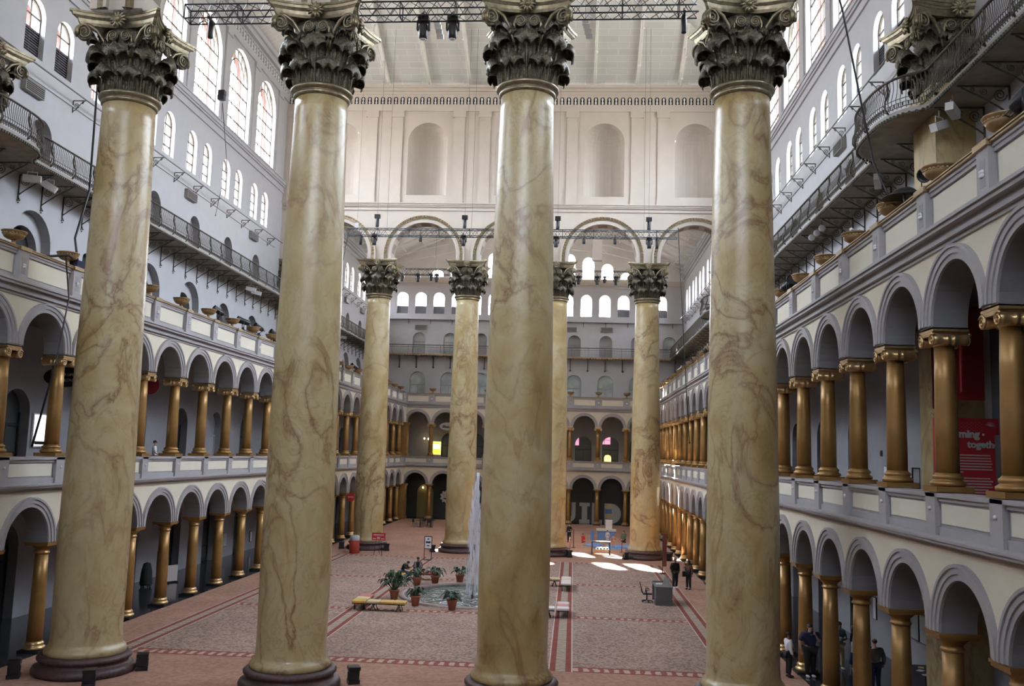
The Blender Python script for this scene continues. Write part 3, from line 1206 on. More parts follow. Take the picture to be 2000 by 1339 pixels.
def capital_meshes():
    """z = 0 at the top of the shaft ring; height 2.75"""
    H = 2.85
    bell_r = lambda z: .90 + .04 * z + .13 * max(0, z - 1.2) ** 2 * .55
    bell = MB()
    bell.lathe([(bell_r(z), z) for z in [H * .84 * i / 10 for i in range(11)]], 32)
    leaves_lo, leaves_up, stems = MB(), MB(), MB()
    lo = acanthus(bell_r, 0.02, .62, .86, .20, .16)
    hi = acanthus(bell_r, 0.02, 1.34, .92, .23, .20)
    for k in range(8):
        leaves_lo.add(lo, Matrix.Rotation(PI / 8 + k * PI / 4, 4, 'Z'))
        leaves_up.add(hi, Matrix.Rotation(k * PI / 4, 4, 'Z'))
    up3 = acanthus(bell_r, .9, .98, .46, .15, .34)
    for k in range(4):      # leaves that carry the corner scrolls
        leaves_up.add(up3, Matrix.Rotation(PI / 4 + k * PI / 2, 4, 'Z'))
        for s in (-1, 1):
            small = acanthus(bell_r, 1.05, .62, .34, .11, .12, 10, 14)
            leaves_up.add(small, Matrix.Rotation(k * PI / 2 + s * .42, 4, 'Z'))
    # reeds at the foot of the leaves
    for k in range(48):
        a = 2 * PI * k / 48
        r = .97 + (.03 if k % 3 else .06)
        stems.tube([(r * math.cos(a), r * math.sin(a), .0), ((r + .02) * math.cos(a), (r + .02) * math.sin(a), .35 + .12 * (k % 3)), ((r + .07) * math.cos(a + .03), (r + .07) * math.sin(a + .03), .5 + .15 * (k % 3))], [.028, .024, .01], 5)
    vol = MB()
    for k in range(4):
        R = Matrix.Rotation(k * PI / 2, 4, 'Z')
        t = MB()
        for s in (-1, 1):
            # corner scroll, on the face looking to -Y
            c = (s * 1.28, -1.34, 2.08)
            ux = Vector((1, -s * .38, 0))
            volute(t, c, ux, .30, .14, s)
            t.tube([(s * .42, -.92, 1.1), (s * .5, -1.02, 1.45), (s * .62, -1.10, 1.85), (s * .85, -1.2, 2.2), (s * 1.1, -1.3, 2.36), (s * 1.3, -1.36, 2.38)], [.05, .05, .06, .07, .075, .07], 6)
            # inner scroll
            volute(t, (s * .24, -1.17, 2.02), (1, 0, 0), .19, .1, s)
            t.tube([(s * .36, -.98, 1.3), (s * .46, -1.08, 1.65), (s * .46, -1.14, 1.95), (s * .38, -1.17, 2.18), (s * .24, -1.17, 2.22)], [.05, .045, .045, .04, .035], 6)
            t.tube([(s * .38, -.95, .75), (s * .40, -1.0, 1.2)], [.055, .065], 6)
        vol.add(t, R)
    # abacus with hollow sides
    ab = MB()
    for (z0, z1, g0, g1) in ((2.36, 2.46, .90, .93), (2.46, 2.58, .93, .95), (2.58, 2.66, .97, 1.01), (2.66, 2.76, 1.03, 1.05), (2.76, 2.85, 1.08, 1.08)):
        loops = []
        for z, g in ((z0, g0), (z1, g1)):
            pts = []
            for k in range(4):
                R = Matrix.Rotation(k * PI / 2, 3, 'Z')
                for i in range(13):
                    u = i / 12 * 2 - 1
                    x = u * 1.52 * g
                    y = -(1.20 + .40 * u * u) * g
                    pts.append(R @ Vector((x, y, z)))
            loops.append(pts)
        i0 = len(ab.v)
        n = len(loops[0])
        ab.v += [tuple(p) for p in loops[0]] + [tuple(p) for p in loops[1]]
        for j in range(n):
            ab.face((i0 + j, i0 + (j + 1) % n, i0 + n + (j + 1) % n, i0 + n + j))
        ab.face([i0 + j for j in range(n)][::-1])
        ab.face([i0 + n + j for j in range(n)])
    ros = MB()
    for k in range(4):
        R = Matrix.Rotation(k * PI / 2, 4, 'Z')
        t = MB()
        for i in range(12):
            a = 2 * PI * i / 12
            t.tube([(0, -1.27, 2.56), (.17 * math.cos(a), -1.38, 2.56 + .17 * math.sin(a)), (.3 * math.cos(a), -1.34, 2.56 + .3 * math.sin(a))], [.05, .06, .03], 5)
        t.ball((0, -1.39, 2.56), .09, 8, 6)
        t.tube([(0, -1.24, 2.3), (0, -1.26, 2.5)], .05, 5)
        ros.add(t, R)
    return [(bell.mesh('bell', 'bronze'), 'bell'), (leaves_lo.mesh('lower_leaves', 'bronze'), 'lower_acanthus_leaves'), (leaves_up.mesh('upper_leaves', 'bronze'), 'upper_acanthus_leaves'),
            (stems.mesh('reeds', 'bronze_high'), 'leaf_reeds'), (vol.mesh('volutes', ['bronze_high', 'bronze']), 'scroll_foliage'), (ab.mesh('abacus', 'bronze_high'), 'abacus'), (ros.mesh('rosette', 'bronze_high'), 'flower_foliage')]


CAPS = capital_meshes()
SH = MB()
shaft_prof = [(1.30, .62), (1.36, .70), (1.36, .80), (1.30, .90), (1.24, .95), (1.20, 1.05), (1.18, 1.4), (1.2, 4), (1.195, 6), (1.17, 8), (1.145, 10.2), (1.10, 13), (1.03, 16.5), (.985, 18.5), (.955, 20.2), (.945, 20.65)]
SH.lathe(shaft_prof, 64)
SH = SH.mesh('shaft', 'column_marble')
RG = MB()
RG.lathe([(.94, 20.66), (.99, 20.68), (1.02, 20.72), (1.02, 20.79), (.99, 20.82), (1.0, 20.85), (1.08, 20.87), (1.125, 20.92), (1.13, 20.98), (1.09, 21.03), (1.0, 21.05), (.9, 21.05)], 56)
RG = RG.mesh('ring', 'bronze_high')
BS = MB()
BS.lathe([(1.62, 0), (1.70, .04), (1.72, .14), (1.68, .24), (1.6, .29), (1.5, .31), (1.46, .36), (1.47, .42), (1.5, .45), (1.56, .5), (1.57, .57), (1.5, .64), (1.38, .66), (1.3, .66)], 64)
BS = BS.mesh('base', 'purple_stone')


def giant(x, y, label, rz=0):
    t = thing('corinthian_column', label, 'column', (x, y, 0), rz, 'giant marble columns')
    link(BS, 'base', t)
    link(SH, 'shaft', t)
    link(RG, 'neck_ring', t)
    c = link(CAPS[0][0], 'capital', t, (0, 0, 21.03))
    for me, nm in CAPS[1:]:
        link(me, nm, c)
    return t


nl = ['giant marble column of the near row, beside the gallery with the oval black sign', 'giant marble column of the near row, second from the oval black sign',
      'giant marble column of the near row that hides half the fountain', 'giant marble column of the near row, closest to the red exhibition panel']
fl = ['giant marble column of the far row, behind the red bin and red easel sign', 'giant marble column of the far row, just behind the fountain jet',
      'giant marble column of the far row, left uncovered only in a narrow strip', 'giant marble column of the far row, beside the blue play mats']
fl[2] = 'giant marble column of the far row, mostly hidden by a near column'
for (x, y), l in zip(NEAR, nl):
    giant(x, y, l)
for (x, y), l in zip(FAR, fl):
    giant(x, y, l)

# engaged piers on the side walls
pier_s = MB()
pier_s.box(-.7, -1.0, .6, .63, 1.0, 20.8)
pier_s.box(-.8, -1.1, 20.7, .63, 1.1, 21.03)
pier_s = pier_s.mesh('pier_shaft', 'column_marble')
pier_b = MB()
pier_b.box(-.85, -1.15, 0, .62, 1.15, .6)
pier_b = pier_b.mesh('pier_base', 'purple_stone')
for X, Y, rz, l in ((WR - .64, 32.0, 0, 'square marble pier against the wall near the red exhibition panel'), (WL + .86, 33.6, PI, 'square marble pier against the wall near the oval black sign'),
                    (WR - .64, 76.0, 0, 'square marble pier on the banner side wall in the far row'), (WL + .64, 76.2, PI, 'square marble pier on the far row wall behind the red bin')):
    t = thing('marble_pier', l, 'pier', (X, Y, 0), rz, 'marble wall piers')
    link(pier_b, 'base', t)
    link(pier_s, 'shaft', t)
    c = link(CAPS[0][0], 'capital', t, (.1, 0, 21.03))
    for me, nm in CAPS[1:]:
        link(me, nm, c)

# ------------------------------------------------------------ small arcade columns


def small_column(kind):
    if kind == 'doric':
        b = MB()
        b.box(-.42, -.42, 0, .42, .42, .1)
        pb = b.mesh('plinth', 'black')
        b = MB()
        b.lathe([(.37, .1), (.41, .14), (.41, .2), (.36, .24), (.33, .27), (.35, .3), (.35, .35), (.31, .38), (.29, .42)], 20)
        bb = b.mesh('base', 'gold_cap')
        s = MB()
        s.lathe([(.285, .4), (.28, 1.5), (.262, 2.6), (.235, 3.72)], 20)
        ss = s.mesh('shaft', 'gold_paint')
        c = MB()
        c.lathe([(.235, 3.68), (.28, 3.71), (.28, 3.76), (.245, 3.78), (.25, 3.86), (.31, 3.92), (.38, 3.98), (.38, 4.02)], 20)
        c.box(-.45, -.45, 4.02, .45, .45, 4.09)
        c.box(-.48, -.48, 4.09, .48, .48, 4.16)
        return [(pb, 'plinth'), (bb, 'base'), (ss, 'shaft'), (c.mesh('capital', 'gold_paint'), 'capital')]
    b = MB()
    b.box(-.44, -.44, 0, .44, .44, .13)
    b.lathe([(.36, .13), (.41, .17), (.41, .23), (.35, .27), (.32, .3), (.35, .33), (.35, .39), (.3, .42), (.28, .46)], 20)
    bb = b.mesh('base', 'gold_paint')
    s = MB()
    s.lathe([(.275, .44), (.27, 1.6), (.25, 2.7), (.225, 3.62)], 20)
    ss = s.mesh('shaft', 'gold_paint')
    c = MB()
    c.lathe([(.225, 3.55), (.26, 3.57), (.26, 3.62), (.235, 3.63), (.30, 3.72), (.32, 3.76)], 20)
    c.box(-.43, -.43, 3.88, .43, .43, 3.94)
    c.box(-.36, -.42, 3.78, .36, .42, 3.88)
    v = MB()
    for sx in (-1, 1):
        for sy in (-1, 1):
            ctr = Vector((sx * .36, sy * .43, 3.68))
            pts = [ctr + Vector((sx * a, 0, b_)) for a, b_ in spiral(-1.9, .025, .165, 22)]
            v.tube(pts, [.02 + .016 * i / 22 for i in range(23)], 5)
        Mx = Matrix.Translation((sx * .36, 0, 3.68)) @ Matrix.Rotation(PI / 2, 4, 'X')
        v.lathe([(.12, -.42), (.14, -.40), (.135, -.3), (.10, -.13), (.13, -.11), (.13, -.05), (.10, -.03), (.10, .03), (.13, .05), (.13, .11), (.10, .13), (.135, .3), (.14, .40), (.12, .42)], 14, (0, 0, 0), 0, Mx)
    return [(bb, 'base'), (ss, 'shaft'), (c.mesh('capital', 'gold_cap'), 'capital'), (v.mesh('volutes', 'gold_cap'), 'scroll_foliage')]


def place_columns(kind, meshes, z, locs, labels, rz, group):
    proto = None
    for (x, y), l in zip(locs, labels):
        if proto is None:
            proto = thing(kind + '_column', l, 'column', (x, y, z), rz, group)
            cap = None
            for me, nm in meshes:
                o = link(me, nm, cap if nm == 'scroll_foliage' else proto)
                if nm == 'capital':
                    cap = o
        else:
            dup(proto, (x, y, z), rz, l, group)


DOR, ION = small_column('doric'), small_column('ionic')
RL = [y for y in AY_R if y > 13]
LL = [y for y in AY_L if y > 27]
for kind, ms, z, fl_ in (('doric', DOR, 0, 'ground floor'), ('ionic', ION, 7.44, 'second floor')):
    place_columns(kind, ms, z, [(XR, y) for y in RL], ['gold %s column, banner side arcade, %s, %s' % (kind, fl_, place_words(RL, y)) for y in RL], PI / 2, 'gold %s columns of the banner side arcade' % fl_)
    place_columns(kind, ms, z, [(XL, y) for y in LL], ['gold %s column, oval-sign side arcade, %s, %s' % (kind, fl_, place_words(LL, y)) for y in LL], PI / 2, 'gold %s columns of the oval sign side arcade' % fl_)
    place_columns(kind, ms, z, [(x, YB) for x in AX_B], ['gold %s column of the end wall arcade, %s, %s from the banner side corner' % (kind, fl_, ORD[8 - i]) for i in range(8)], 0, 'gold %s columns of the end arcade' % fl_)

# PHASE2
# ------------------------------------------------------------ iron balconies on the fourth level
mat('skin_light', (.55, .34, .26), .6, var=0)
mat('skin_dark', (.16, .085, .055), .6, var=0)
mat('hair_black', (.012, .010, .009), .5, var=0)
mat('hair_brown', (.06, .03, .018), .5, var=0)
mat('cloth_white', (.70, .70, .74), .85, var=.05)
mat('cloth_black', (.014, .014, .016), .85, var=0)
mat('cloth_navy', (.02, .025, .065), .85, var=0)
mat('cloth_grey', (.16, .155, .16), .85, var=.1)
mat('cloth_teal', (.16, .26, .28), .85, var=.1)
mat('cloth_blue', (.045, .075, .20), .85, var=.05)
mat('cloth_red', (.55, .05, .06), .85, var=.05)
mat('cloth_orange', (.65, .34, .22), .85, var=.05)
mat('cloth_green', (.07, .14, .08), .85, var=.05)
mat('cloth_brown', (.12, .05, .03), .85, var=.1)
mat('denim', (.045, .06, .12), .85, var=.1)
mat('skirt_print', (.22, .22, .23), .85, var=.9, scale=22)
mat('terracotta', (.36, .13, .075), .8, var=.12, scale=8)
mat('leaf_green', (.035, .075, .035), .45, var=.4, scale=5)
mat('soil', (.03, .02, .015), .95, var=0)
mat('cushion_yellow', (.60, .36, .08), .45, var=.12, scale=1.2)
mat('cushion_red', (.50, .12, .09), .45, var=.1)
mat('cushion_white', (.62, .55, .52), .45, var=.05)
mat('cushion_pale', (.60, .47, .26), .45, var=.05)
mat('sign_red', (.50, .03, .035), .5, var=0)
mat('panel_red', (.55, .035, .045), .45, var=0)
mat('banner_red', (.34, .025, .03), .8, var=.04)
mat('bin_red', (.36, .05, .03), .5, var=.05)
mat('desk_grey', (.12, .12, .12), .7, var=.12, scale=12)
mat('mat_blue', (.10, .24, .55), .6, var=.05)
mat('foam_blue', (.12, .25, .62), .6, var=.03)
mat('post_red', (.16, .03, .025), .5, var=0)
mat('pool_tile', (.20, .22, .20), .4, var=.3, scale=8)
mat('rim_stone', (.30, .20, .18), .5, var=.15, scale=4)
mat('screen_white', (.95, .93, .95), .5, var=0, emit=1.6)
mat('screen_yellow', (1, .86, .05), .5, var=0, emit=1.8)
mat('screen_cyan', (.75, .97, .95), .5, var=0, emit=1.7)
mat('screen_pink', (1, .45, .68), .5, var=0, emit=.9)
mat('lamp_warm', (1, .75, .35), .5, var=0, emit=14)
mat('lamp_yellow', (1, .85, .3), .5, var=0, emit=1.4)
mat('lens_white', (.9, .92, .97), .4, var=0)
mat('olive_wall', (.24, .20, .09), .8, var=.05)
mat('orange_glow', (.9, .22, .07), .6, var=0, emit=.35)


def rail_panel(pts, out, bulge=.13, n=13, z0=20.13, z1=21.22):
    """curved bars between the scroll posts along a short path; out = outward side"""
    mb = MB()
    P = [Vector((x, y, 0)) for x, y in pts]
    L = [0]
    for a, b in zip(P, P[1:]):
        L.append(L[-1] + (b - a).length)

    def at(d):
        for i in range(len(P) - 1):
            if d <= L[i + 1] or i == len(P) - 2:
                f = (d - L[i]) / max(1e-6, L[i + 1] - L[i])
                t = (P[i + 1] - P[i]).normalized()
                return P[i].lerp(P[i + 1], f), Vector((t.y, -t.x, 0)) * out
    prof = [(0, .45), (.12, .8), (.3, 1), (.5, .55), (.72, .1), (.88, .12), (1, .3)]
    for i in range(n):
        p, o = at(L[-1] * (i + .5) / n)
        mb.tube([p + o * bulge * b + Vector((0, 0, z0 + (z1 - z0) * t)) for t, b in prof], .013, 4)
    for zz, r in ((z0 + .05, .018), (z0 + .2, .012), (z0 + .34, .014)):
        mb.tube([at(L[-1] * q / 6)[0] + at(L[-1] * q / 6)[1] * bulge * .8 + Vector((0, 0, zz)) for q in range(7)], r, 4)
    for i in range(n - 1):
        p, o = at(L[-1] * (i + 1) / n)
        mb.tube([p + o * bulge * .85 + Vector((0, 0, z0 + .08)), p + o * bulge * .85 + Vector((0, 0, z0 + .18))], .03, 4)
    return mb


def scroll_post(p, o, z0=20.1, z1=21.25):
    mb = MB()
    p = Vector((p[0], p[1], 0))
    o = Vector((o[0], o[1], 0)).normalized()
    q = lambda d, z: p + o * d + Vector((0, 0, z))
    mb.tube([q(.02, z0), q(.16, z0 + .2), q(.15, z0 + .45), q(.03, z0 + .75), q(.06, z1)], .035, 5)
    t = Vector((-o.y, o.x, 0))
    for s in (-1, 1):
        mb.tube([q(.06, z0 + .1) + t * s * .02, q(.12, z0 + .3) + t * s * .13, q(.1, z0 + .5) + t * s * .05, q(.05, z0 + .75) + t * s * .13, q(.04, z0 + 1.0) + t * s * .03], .018, 4)
    return mb


def iron_bracket():
    """under-balcony bracket in the XZ plane; wall at x = 0, reaches to -1.5"""
    mb = MB()
    mb.tube([(-.03, 0, 18.85), (-.03, 0, 19.93)], .035, 4)
    mb.tube([(-.03, 0, 19.9), (-1.62, 0, 19.9)], .035, 4)
    mb.tube([(-.05, 0, 19.0), (-.35, 0, 19.22), (-.8, 0, 19.5), (-1.2, 0, 19.7), (-1.5, 0, 19.86)], .03, 4)
    mb.tube([(-.32 + a, 0, 19.62 + b) for a, b in spiral(2.0, .03, .22, 22)], .018, 4)
    mb.tube([(-.8 + a, 0, 19.73 + b) for a, b in spiral(-1.6, .02, .12, 14)], .014, 4)
    mb.tube([(-1.15 + a, 0, 19.79 + b) for a, b in spiral(1.5, .02, .08, 12)], .012, 4)
    for dx, dz, r in ((-.05, 18.82, .05), (-.1, 18.74, .045), (-.0, 18.74, .045), (-.05, 18.64, .04)):
        mb.ball((dx, 0, dz), r, 6, 4)
    return mb.mesh('bracket', 'dark_iron')


BRK = iron_bracket()


def bulge_edge(y, base, sg, cs):
    for c in cs:
        u = (y - c) / 2.75
        if abs(u) < 1:
            return base - sg * 1.15 * (1 - abs(u) ** 3) ** .6
    return base


def balcony(label, X, sg, y0, y1, cs):
    base = X - sg * 1.75
    t = thing('iron_balcony', label, 'balcony', (0, 0, 0))
    n = int(round((y1 - y0) / .3))
    ys = [y0 + (y1 - y0) * i / n for i in range(n + 1)]
    e = [(bulge_edge(y, base, sg, cs), y) for y in ys]
    s, u = MB(), MB()
    for (xa, ya), (xb, yb) in zip(e, e[1:]):
        X_ = X
        if any(abs((ya + yb) / 2 - c) < 1.15 for c in ((32.0, 76.0) if sg > 0 else (33.6, 76.2))):
            X_ = X - sg * (1.36 if sg > 0 else 1.58)
        s.quad((X_, ya, 20.1), (X_, yb, 20.1), (xb, yb, 20.1), (xa, ya, 20.1))
        u.quad((X_, ya, 19.98), (X_, yb, 19.98), (xb, yb, 19.98), (xa, ya, 19.98))
        s.quad((xa, ya, 19.96), (xb, yb, 19.96), (xb, yb, 20.12), (xa, ya, 20.12))
        s.quad((xa + sg * .12, ya, 19.96), (xb + sg * .12, yb, 19.96), (xb, yb, 19.96), (xa, ya, 19.96))
        m = Vector(((xa + xb) / 2, (ya + yb) / 2, 0))
        for q in (.25, .75):
            c = (xa + (xb - xa) * q, ya + (yb - ya) * q)
            s.cbox((c[0] - sg * .02, c[1], 19.93), (.08, .08, .1), 1)
    sl = s.build('floor_slab', ['iron_pale', 'dark_iron'], t)
    u.build('soffit', 'iron_soffit', sl)
    h = MB()
    h.tube([(x - sg * .05, y, 21.26) for x, y in e], .05, 6)
    h.build('handrail', 'dark_iron', t)
    # railing panels between scroll posts
    k = 6
    for i in range(0, n - k + 1, k):
        seg = e[i:i + k + 1]
        rail_panel(seg, -1 if sg > 0 else 1).build('railing_lattice', 'dark_iron', t)
        d = Vector(seg[1]) - Vector(seg[0])
        o = Vector((-abs(d.y) * sg, d.x * sg * (1 if d.y > 0 else -1)))
        scroll_post(seg[0], o).build('scroll_post', 'dark_iron', t)
    y = y0 + .6
    while y < y1 - .3:
        if any(abs(y - c) < 1.1 for c in ((32.0, 76.0) if sg > 0 else (33.6, 76.2))):
            y += 1.8
            continue
        link(BRK, 'bracket', t, (X, y, 0), 0 if sg > 0 else PI)
        y += 1.8
    return t


balcony('long iron balcony with curved railing on the banner side wall', WR, 1, 15.3, YW - 1.42, (33.3, 76.4))
balcony('long iron balcony with curved railing on the oval-sign side wall', WL, -1, 27.3, YW - 1.42, (33.9, 76.6))


def back_balcony():
    t = thing('iron_balcony', 'straight iron balcony with plain bars on the end wall', 'balcony', (0, 0, 0))
    y = YW - 1.3
    s = MB()
    s.box(WL + .05, y, 19.95, WR - .05, YW, 20.1)
    for i in range(int((WR - WL) / .35)):
        s.cbox((WL + .3 + i * .35, y - .03, 19.92), (.12, .08, .12))
    s.build('floor_slab', 'gold_rail', t)
    h = MB()
    h.tube([(WL, y, 21.2), (WR, y, 21.2)], .05, 5)
    h.tube([(WL, y, 20.95), (WR, y, 20.95)], .03, 4)
    h.build('handrail', 'dark_iron', t)
    x = WL + .3
    while x < WR - 2:
        p = MB()
        for i in range(12):
            p.tube([(x + i * .17, y, 20.1), (x + i * .17, y, 20.95)], .014, 4)
        p.build('railing_lattice', 'dark_iron', t)
        p = MB()
        p.tube([(x + 12 * .17, y, 20.1), (x + 12 * .17, y, 21.2)], .03, 4)
        p.build('post', 'dark_iron', t)
        x += 2.04
    x = WL + 1.0
    while x < WR:
        p = MB()
        p.box(x - .05, YW - .95, 19.55, x + .05, YW, 19.95)
        p.box(x - .05, YW - .35, 18.6, x + .05, YW, 19.6)
        p.ball((x, YW - .25, 18.5), .12, 6, 5)
        p.build('bracket', 'dark_iron', t)
        x += 2.15


back_balcony()


# narrow ledges under the small windows
def ledge_bracket():
    mb = MB()
    mb.tube([(-.02, 0, 24.86), (-.66, 0, 24.86)], .03, 4)
    mb.tube([(-.02, 0, 24.25), (-.02, 0, 24.88)], .03, 4)
    mb.tube([(-.2 + a, 0, 24.6 + b) for a, b in spiral(1.8, .02, .15, 18)], .018, 4)
    mb.tube([(-.02, 0, 24.3), (-.2, 0, 24.42), (-.4, 0, 24.68), (-.6, 0, 24.84)], .02, 4)
    mb.tube([(-.52 + a, 0, 24.76 + b) for a, b in spiral(-1.3, .02, .07, 10)], .015, 4)
    return mb.mesh('bracket', 'dark_iron')


LBR = ledge_bracket()


def ledge(label, X, sg, y0, y1, step, first):
    t = thing('wall_ledge', label, 'ledge', (0, 0, 0))
    s = MB()
    s.box(min(X, X - sg * .07), y0, 24.52, max(X, X - sg * .07), y1, 24.6)
    s.build('wall_strip', 'pale_wall', t)
    s = MB()
    s.tube([(X - sg * .66, y0, 24.91), (X - sg * .66, y1, 24.91)], .04, 5)
    s.build('edge_rail', 'vent_grey', t)
    y = first
    while y < y1:
        if y > y0:
            link(LBR, 'bracket', t, (X, y, 0), 0 if sg > 0 else PI)
        y += step
    return t


for (X, sg, st, f, w_) in ((WR, 1, 2.88, 40.0, 'banner side'), (WL, -1, 2.935, 42.4, 'oval-sign side')):
    ledge('long thin rail on iron brackets, %s wall of the middle court' % w_, X, sg, NC + 2.4, FC - 2.2, st, f)
    ledge('long thin rail on iron brackets, %s wall beyond the far columns' % w_, X, sg, FC + 2.2, YW - 1, st, FC + 4)
t = thing('wall_ledge', 'narrow ledge on short brackets across the end wall', 'ledge')
s = MB()
s.box(WL + .1, YW - .6, 24.55, WR - .1, YW, 24.6)
s.build('shelf_board', 'pale_wall', t)
for i in range(14):
    p = MB()
    p.box(WL + 1.4 + i * 2.75, YW - .6, 23.95, WL + 1.47 + i * 2.75, YW - .5, 24.55)
    p.build('bracket', 'dark_iron', t)

# wall vents
vm, vg = MB(), MB()
vm.box(-.25, -.75, -.28, .2, .75, .28)
vm = vm.mesh('vent_case', 'vent_grey')
for i in range(5):
    vg.box(-.27, -.68, -.22 + .09 * i, -.24, .68, -.18 + .09 * i)
vg = vg.mesh('grille', 'black')
vents = [((WL, 38.9, 24.05), PI, 'grey wall vent box under the ledge, oval-sign side, just past the near columns'), ((WL, 56.5, 24.05), PI, 'grey wall vent box under the ledge, oval-sign side, mid court'), ((WL, 68.3, 24.2), PI, 'grey wall vent box under the ledge, oval-sign side, before the far columns'),
         ((WL, 98, 24.2), PI, 'grey wall vent box, oval-sign side wall, beyond the far columns'), ((WL, 105.5, 24.2), PI, 'grey wall vent box, oval-sign side wall, close to the end wall'), ((WR, 46.4, 24.1), 0, 'grey wall vent box under the ledge on the banner side wall'),
         ((WR, 98.5, 22.8), 0, 'grey wall vent box, banner side wall, close to the end wall'), ((WR, 92, 22.8), 0, 'grey wall vent box, banner side wall, beyond the far columns'),
         ((-16.4, YW, 23.6), PI / 2, 'grey wall vent box on the end wall behind the far columns'), ((7.0, YW, 23.7), PI / 2, 'grey wall vent box on the end wall over the blank niche'), ((2.5, YW, 23.65), PI / 2, 'grey wall vent box on the end wall, half hidden by a far column')]
for loc, rz, l in vents:
    t = thing('wall_vent', l, 'vent', loc, rz, 'wall vent boxes')
    link(vm, 'case', t)
    link(vg, 'grille', t)

# ------------------------------------------------------------ urns along the third-floor parapet
u1, u2 = MB(), MB()
u1.lathe([(.17, 0), (.17, .06), (.08, .11), (.07, .22), (.12, .27)], 16)
mat('urn_gold', (.36, .245, .125), .36, .6, var=.15, scale=6)
u1 = u1.mesh('foot', 'urn_gold')
u2.lathe([(.10, .26), (.22, .28), (.33, .35), (.375, .44), (.365, .49), (.40, .52), (.44, .55), (.44, .58), (.38, .58), (.30, .5), (.0, .42)], 22)
for k in range(22):
    a = 2 * PI * k / 22
    u2.ball((.37 * math.cos(a), .37 * math.sin(a), .48), .036, 5, 4)
u2 = u2.mesh('bowl', 'urn_gold')


def place_urns(locs, labels, group):
    for (x, y), l in zip(locs, labels):
        t = thing('urn', l, 'urn', (x, y, 15.0), 0, group)
        link(u1, 'foot', t)
        link(u2, 'bowl', t)


RU, LU = [y for y in AY_R if y > 16], [y for y in AY_L if y > 29]
place_urns([(XR, y) for y in RU], ['gold bowl urn on the upper parapet, banner side, ' + place_words(RU, y) for y in RU], 'urns of the banner side')
place_urns([(XL, y) for y in LU], ['gold bowl urn on the upper parapet, oval-sign side, ' + place_words(LU, y) for y in LU], 'urns of the oval sign side')
place_urns([(x, YB) for x in AX_B], ['gold bowl urn on the end wall parapet, %s from the banner side corner' % ORD[8 - i] for i in range(8)], 'urns of the end parapet')


# ------------------------------------------------------------ stage lights
def can_meshes():
    b = MB()
    b.lathe([(.10, -.34), (.14, -.3), (.155, -.1), (.17, .1), (.19, .32), (.2, .36), (.17, .36), (.15, .3)], 14)
    b = b.mesh('lamp_can', 'black_metal')
    y = MB()
    y.tube([(-.22, 0, 0), (-.22, 0, -.34), (.22, 0, -.34), (.22, 0, 0)], .022, 5)
    y.box(-.06, -.06, -.46, .06, .06, -.34)
    y.lathe([(.17, -.5), (.17, -.46), (.1, -.44)], 12)
    y = y.mesh('yoke', 'black_metal')
    h = MB()
    h.tube([(-.07, 0, -.34), (-.07, 0, -.46), (.07, 0, -.46), (.07, 0, -.34)], .015, 4)
    return b, y, h.mesh('handle', 'black_metal')


CAN, YOKE, HND = can_meshes()


def stage_light(loc, rz, tilt, label, s=1.0):
    t = thing('stage_light', label, 'stage light', loc, rz)
    t.scale = (s, s, s)
    c = link(CAN, 'lamp_can', t)
    c.rotation_euler = (tilt, 0, 0)
    link(HND, 'handle', c)
    link(YOKE, 'yoke', t)


B_ = 'black spotlight, banner side parapet, '
O_ = 'black spotlight, oval-sign side parapet, '
PZ = 15.72
for (y, rz, ti, l, s) in ((18.75, .6, 1.0, B_ + 'in front of the urn at the frame edge', 1.35), (24.15, -.8, 2.0, B_ + 'tilted beside the urn at the marble pier', 1.0), (27.3, .5, 1.1, B_ + 'at the foot of the hanging black cable', 1.0),
                          (40.0, .9, 1.0, B_ + 'in the cluster by the near column', 1.1), (39.2, -.6, 1.6, B_ + 'lower in the cluster by the near column', 1.0), (64.0, .4, 1.1, B_ + 'just before the far columns', 1.3), (70.6, -.5, 1.7, B_ + 'right at the far columns', 1.2),
                          (80.8, .7, 1.2, B_ + 'just beyond the far columns', 1.1), (84.7, .2, 1.2, B_ + 'second beyond the far columns', 1.2), (91.7, .5, 1.2, B_ + 'near the end wall corner', 1.2)):
    stage_light((XR + .1, y, PZ), rz, ti, l, s)
for (y, rz, ti, l, s) in ((51.2, -.8, 1.1, O_ + 'in front of the first dark arch', 1.0), (55.2, -1.0, 1.3, O_ + 'in front of the second dark arch', 1.15), (58.1, -.6, 1.2, O_ + 'between the two small arches', 1.0), (61.2, -.7, 1.1, O_ + 'beside the second near marble column', 1.0),
                          (84.6, -.7, 1.2, O_ + 'tilted on its post beyond the far columns', 1.1), (99.0, -.7, 1.2, O_ + 'near the end wall corner', 1.2)):
    stage_light((XL - .1, y, PZ), rz, ti, l, s)
# black dish lamp beside the urn
t = thing('dish_lamp', 'black domed dish lamp lying on an urn of the banner side parapet', 'lamp', (XR + .1, 26.0, 15.55), .4)
d = MB()
d.lathe([(.62, 0), (.60, .03), (.40, .06), (.36, .16), (.24, .27), (0, .32)], 20)
d.build('dome', 'black_metal', t)
d = MB()
d.tube([(-.3, -.3, .05), (-.45, -.45, -.25), (-.2, -.5, -.45)], .03, 5)
d.build('arm', 'black_metal', t)
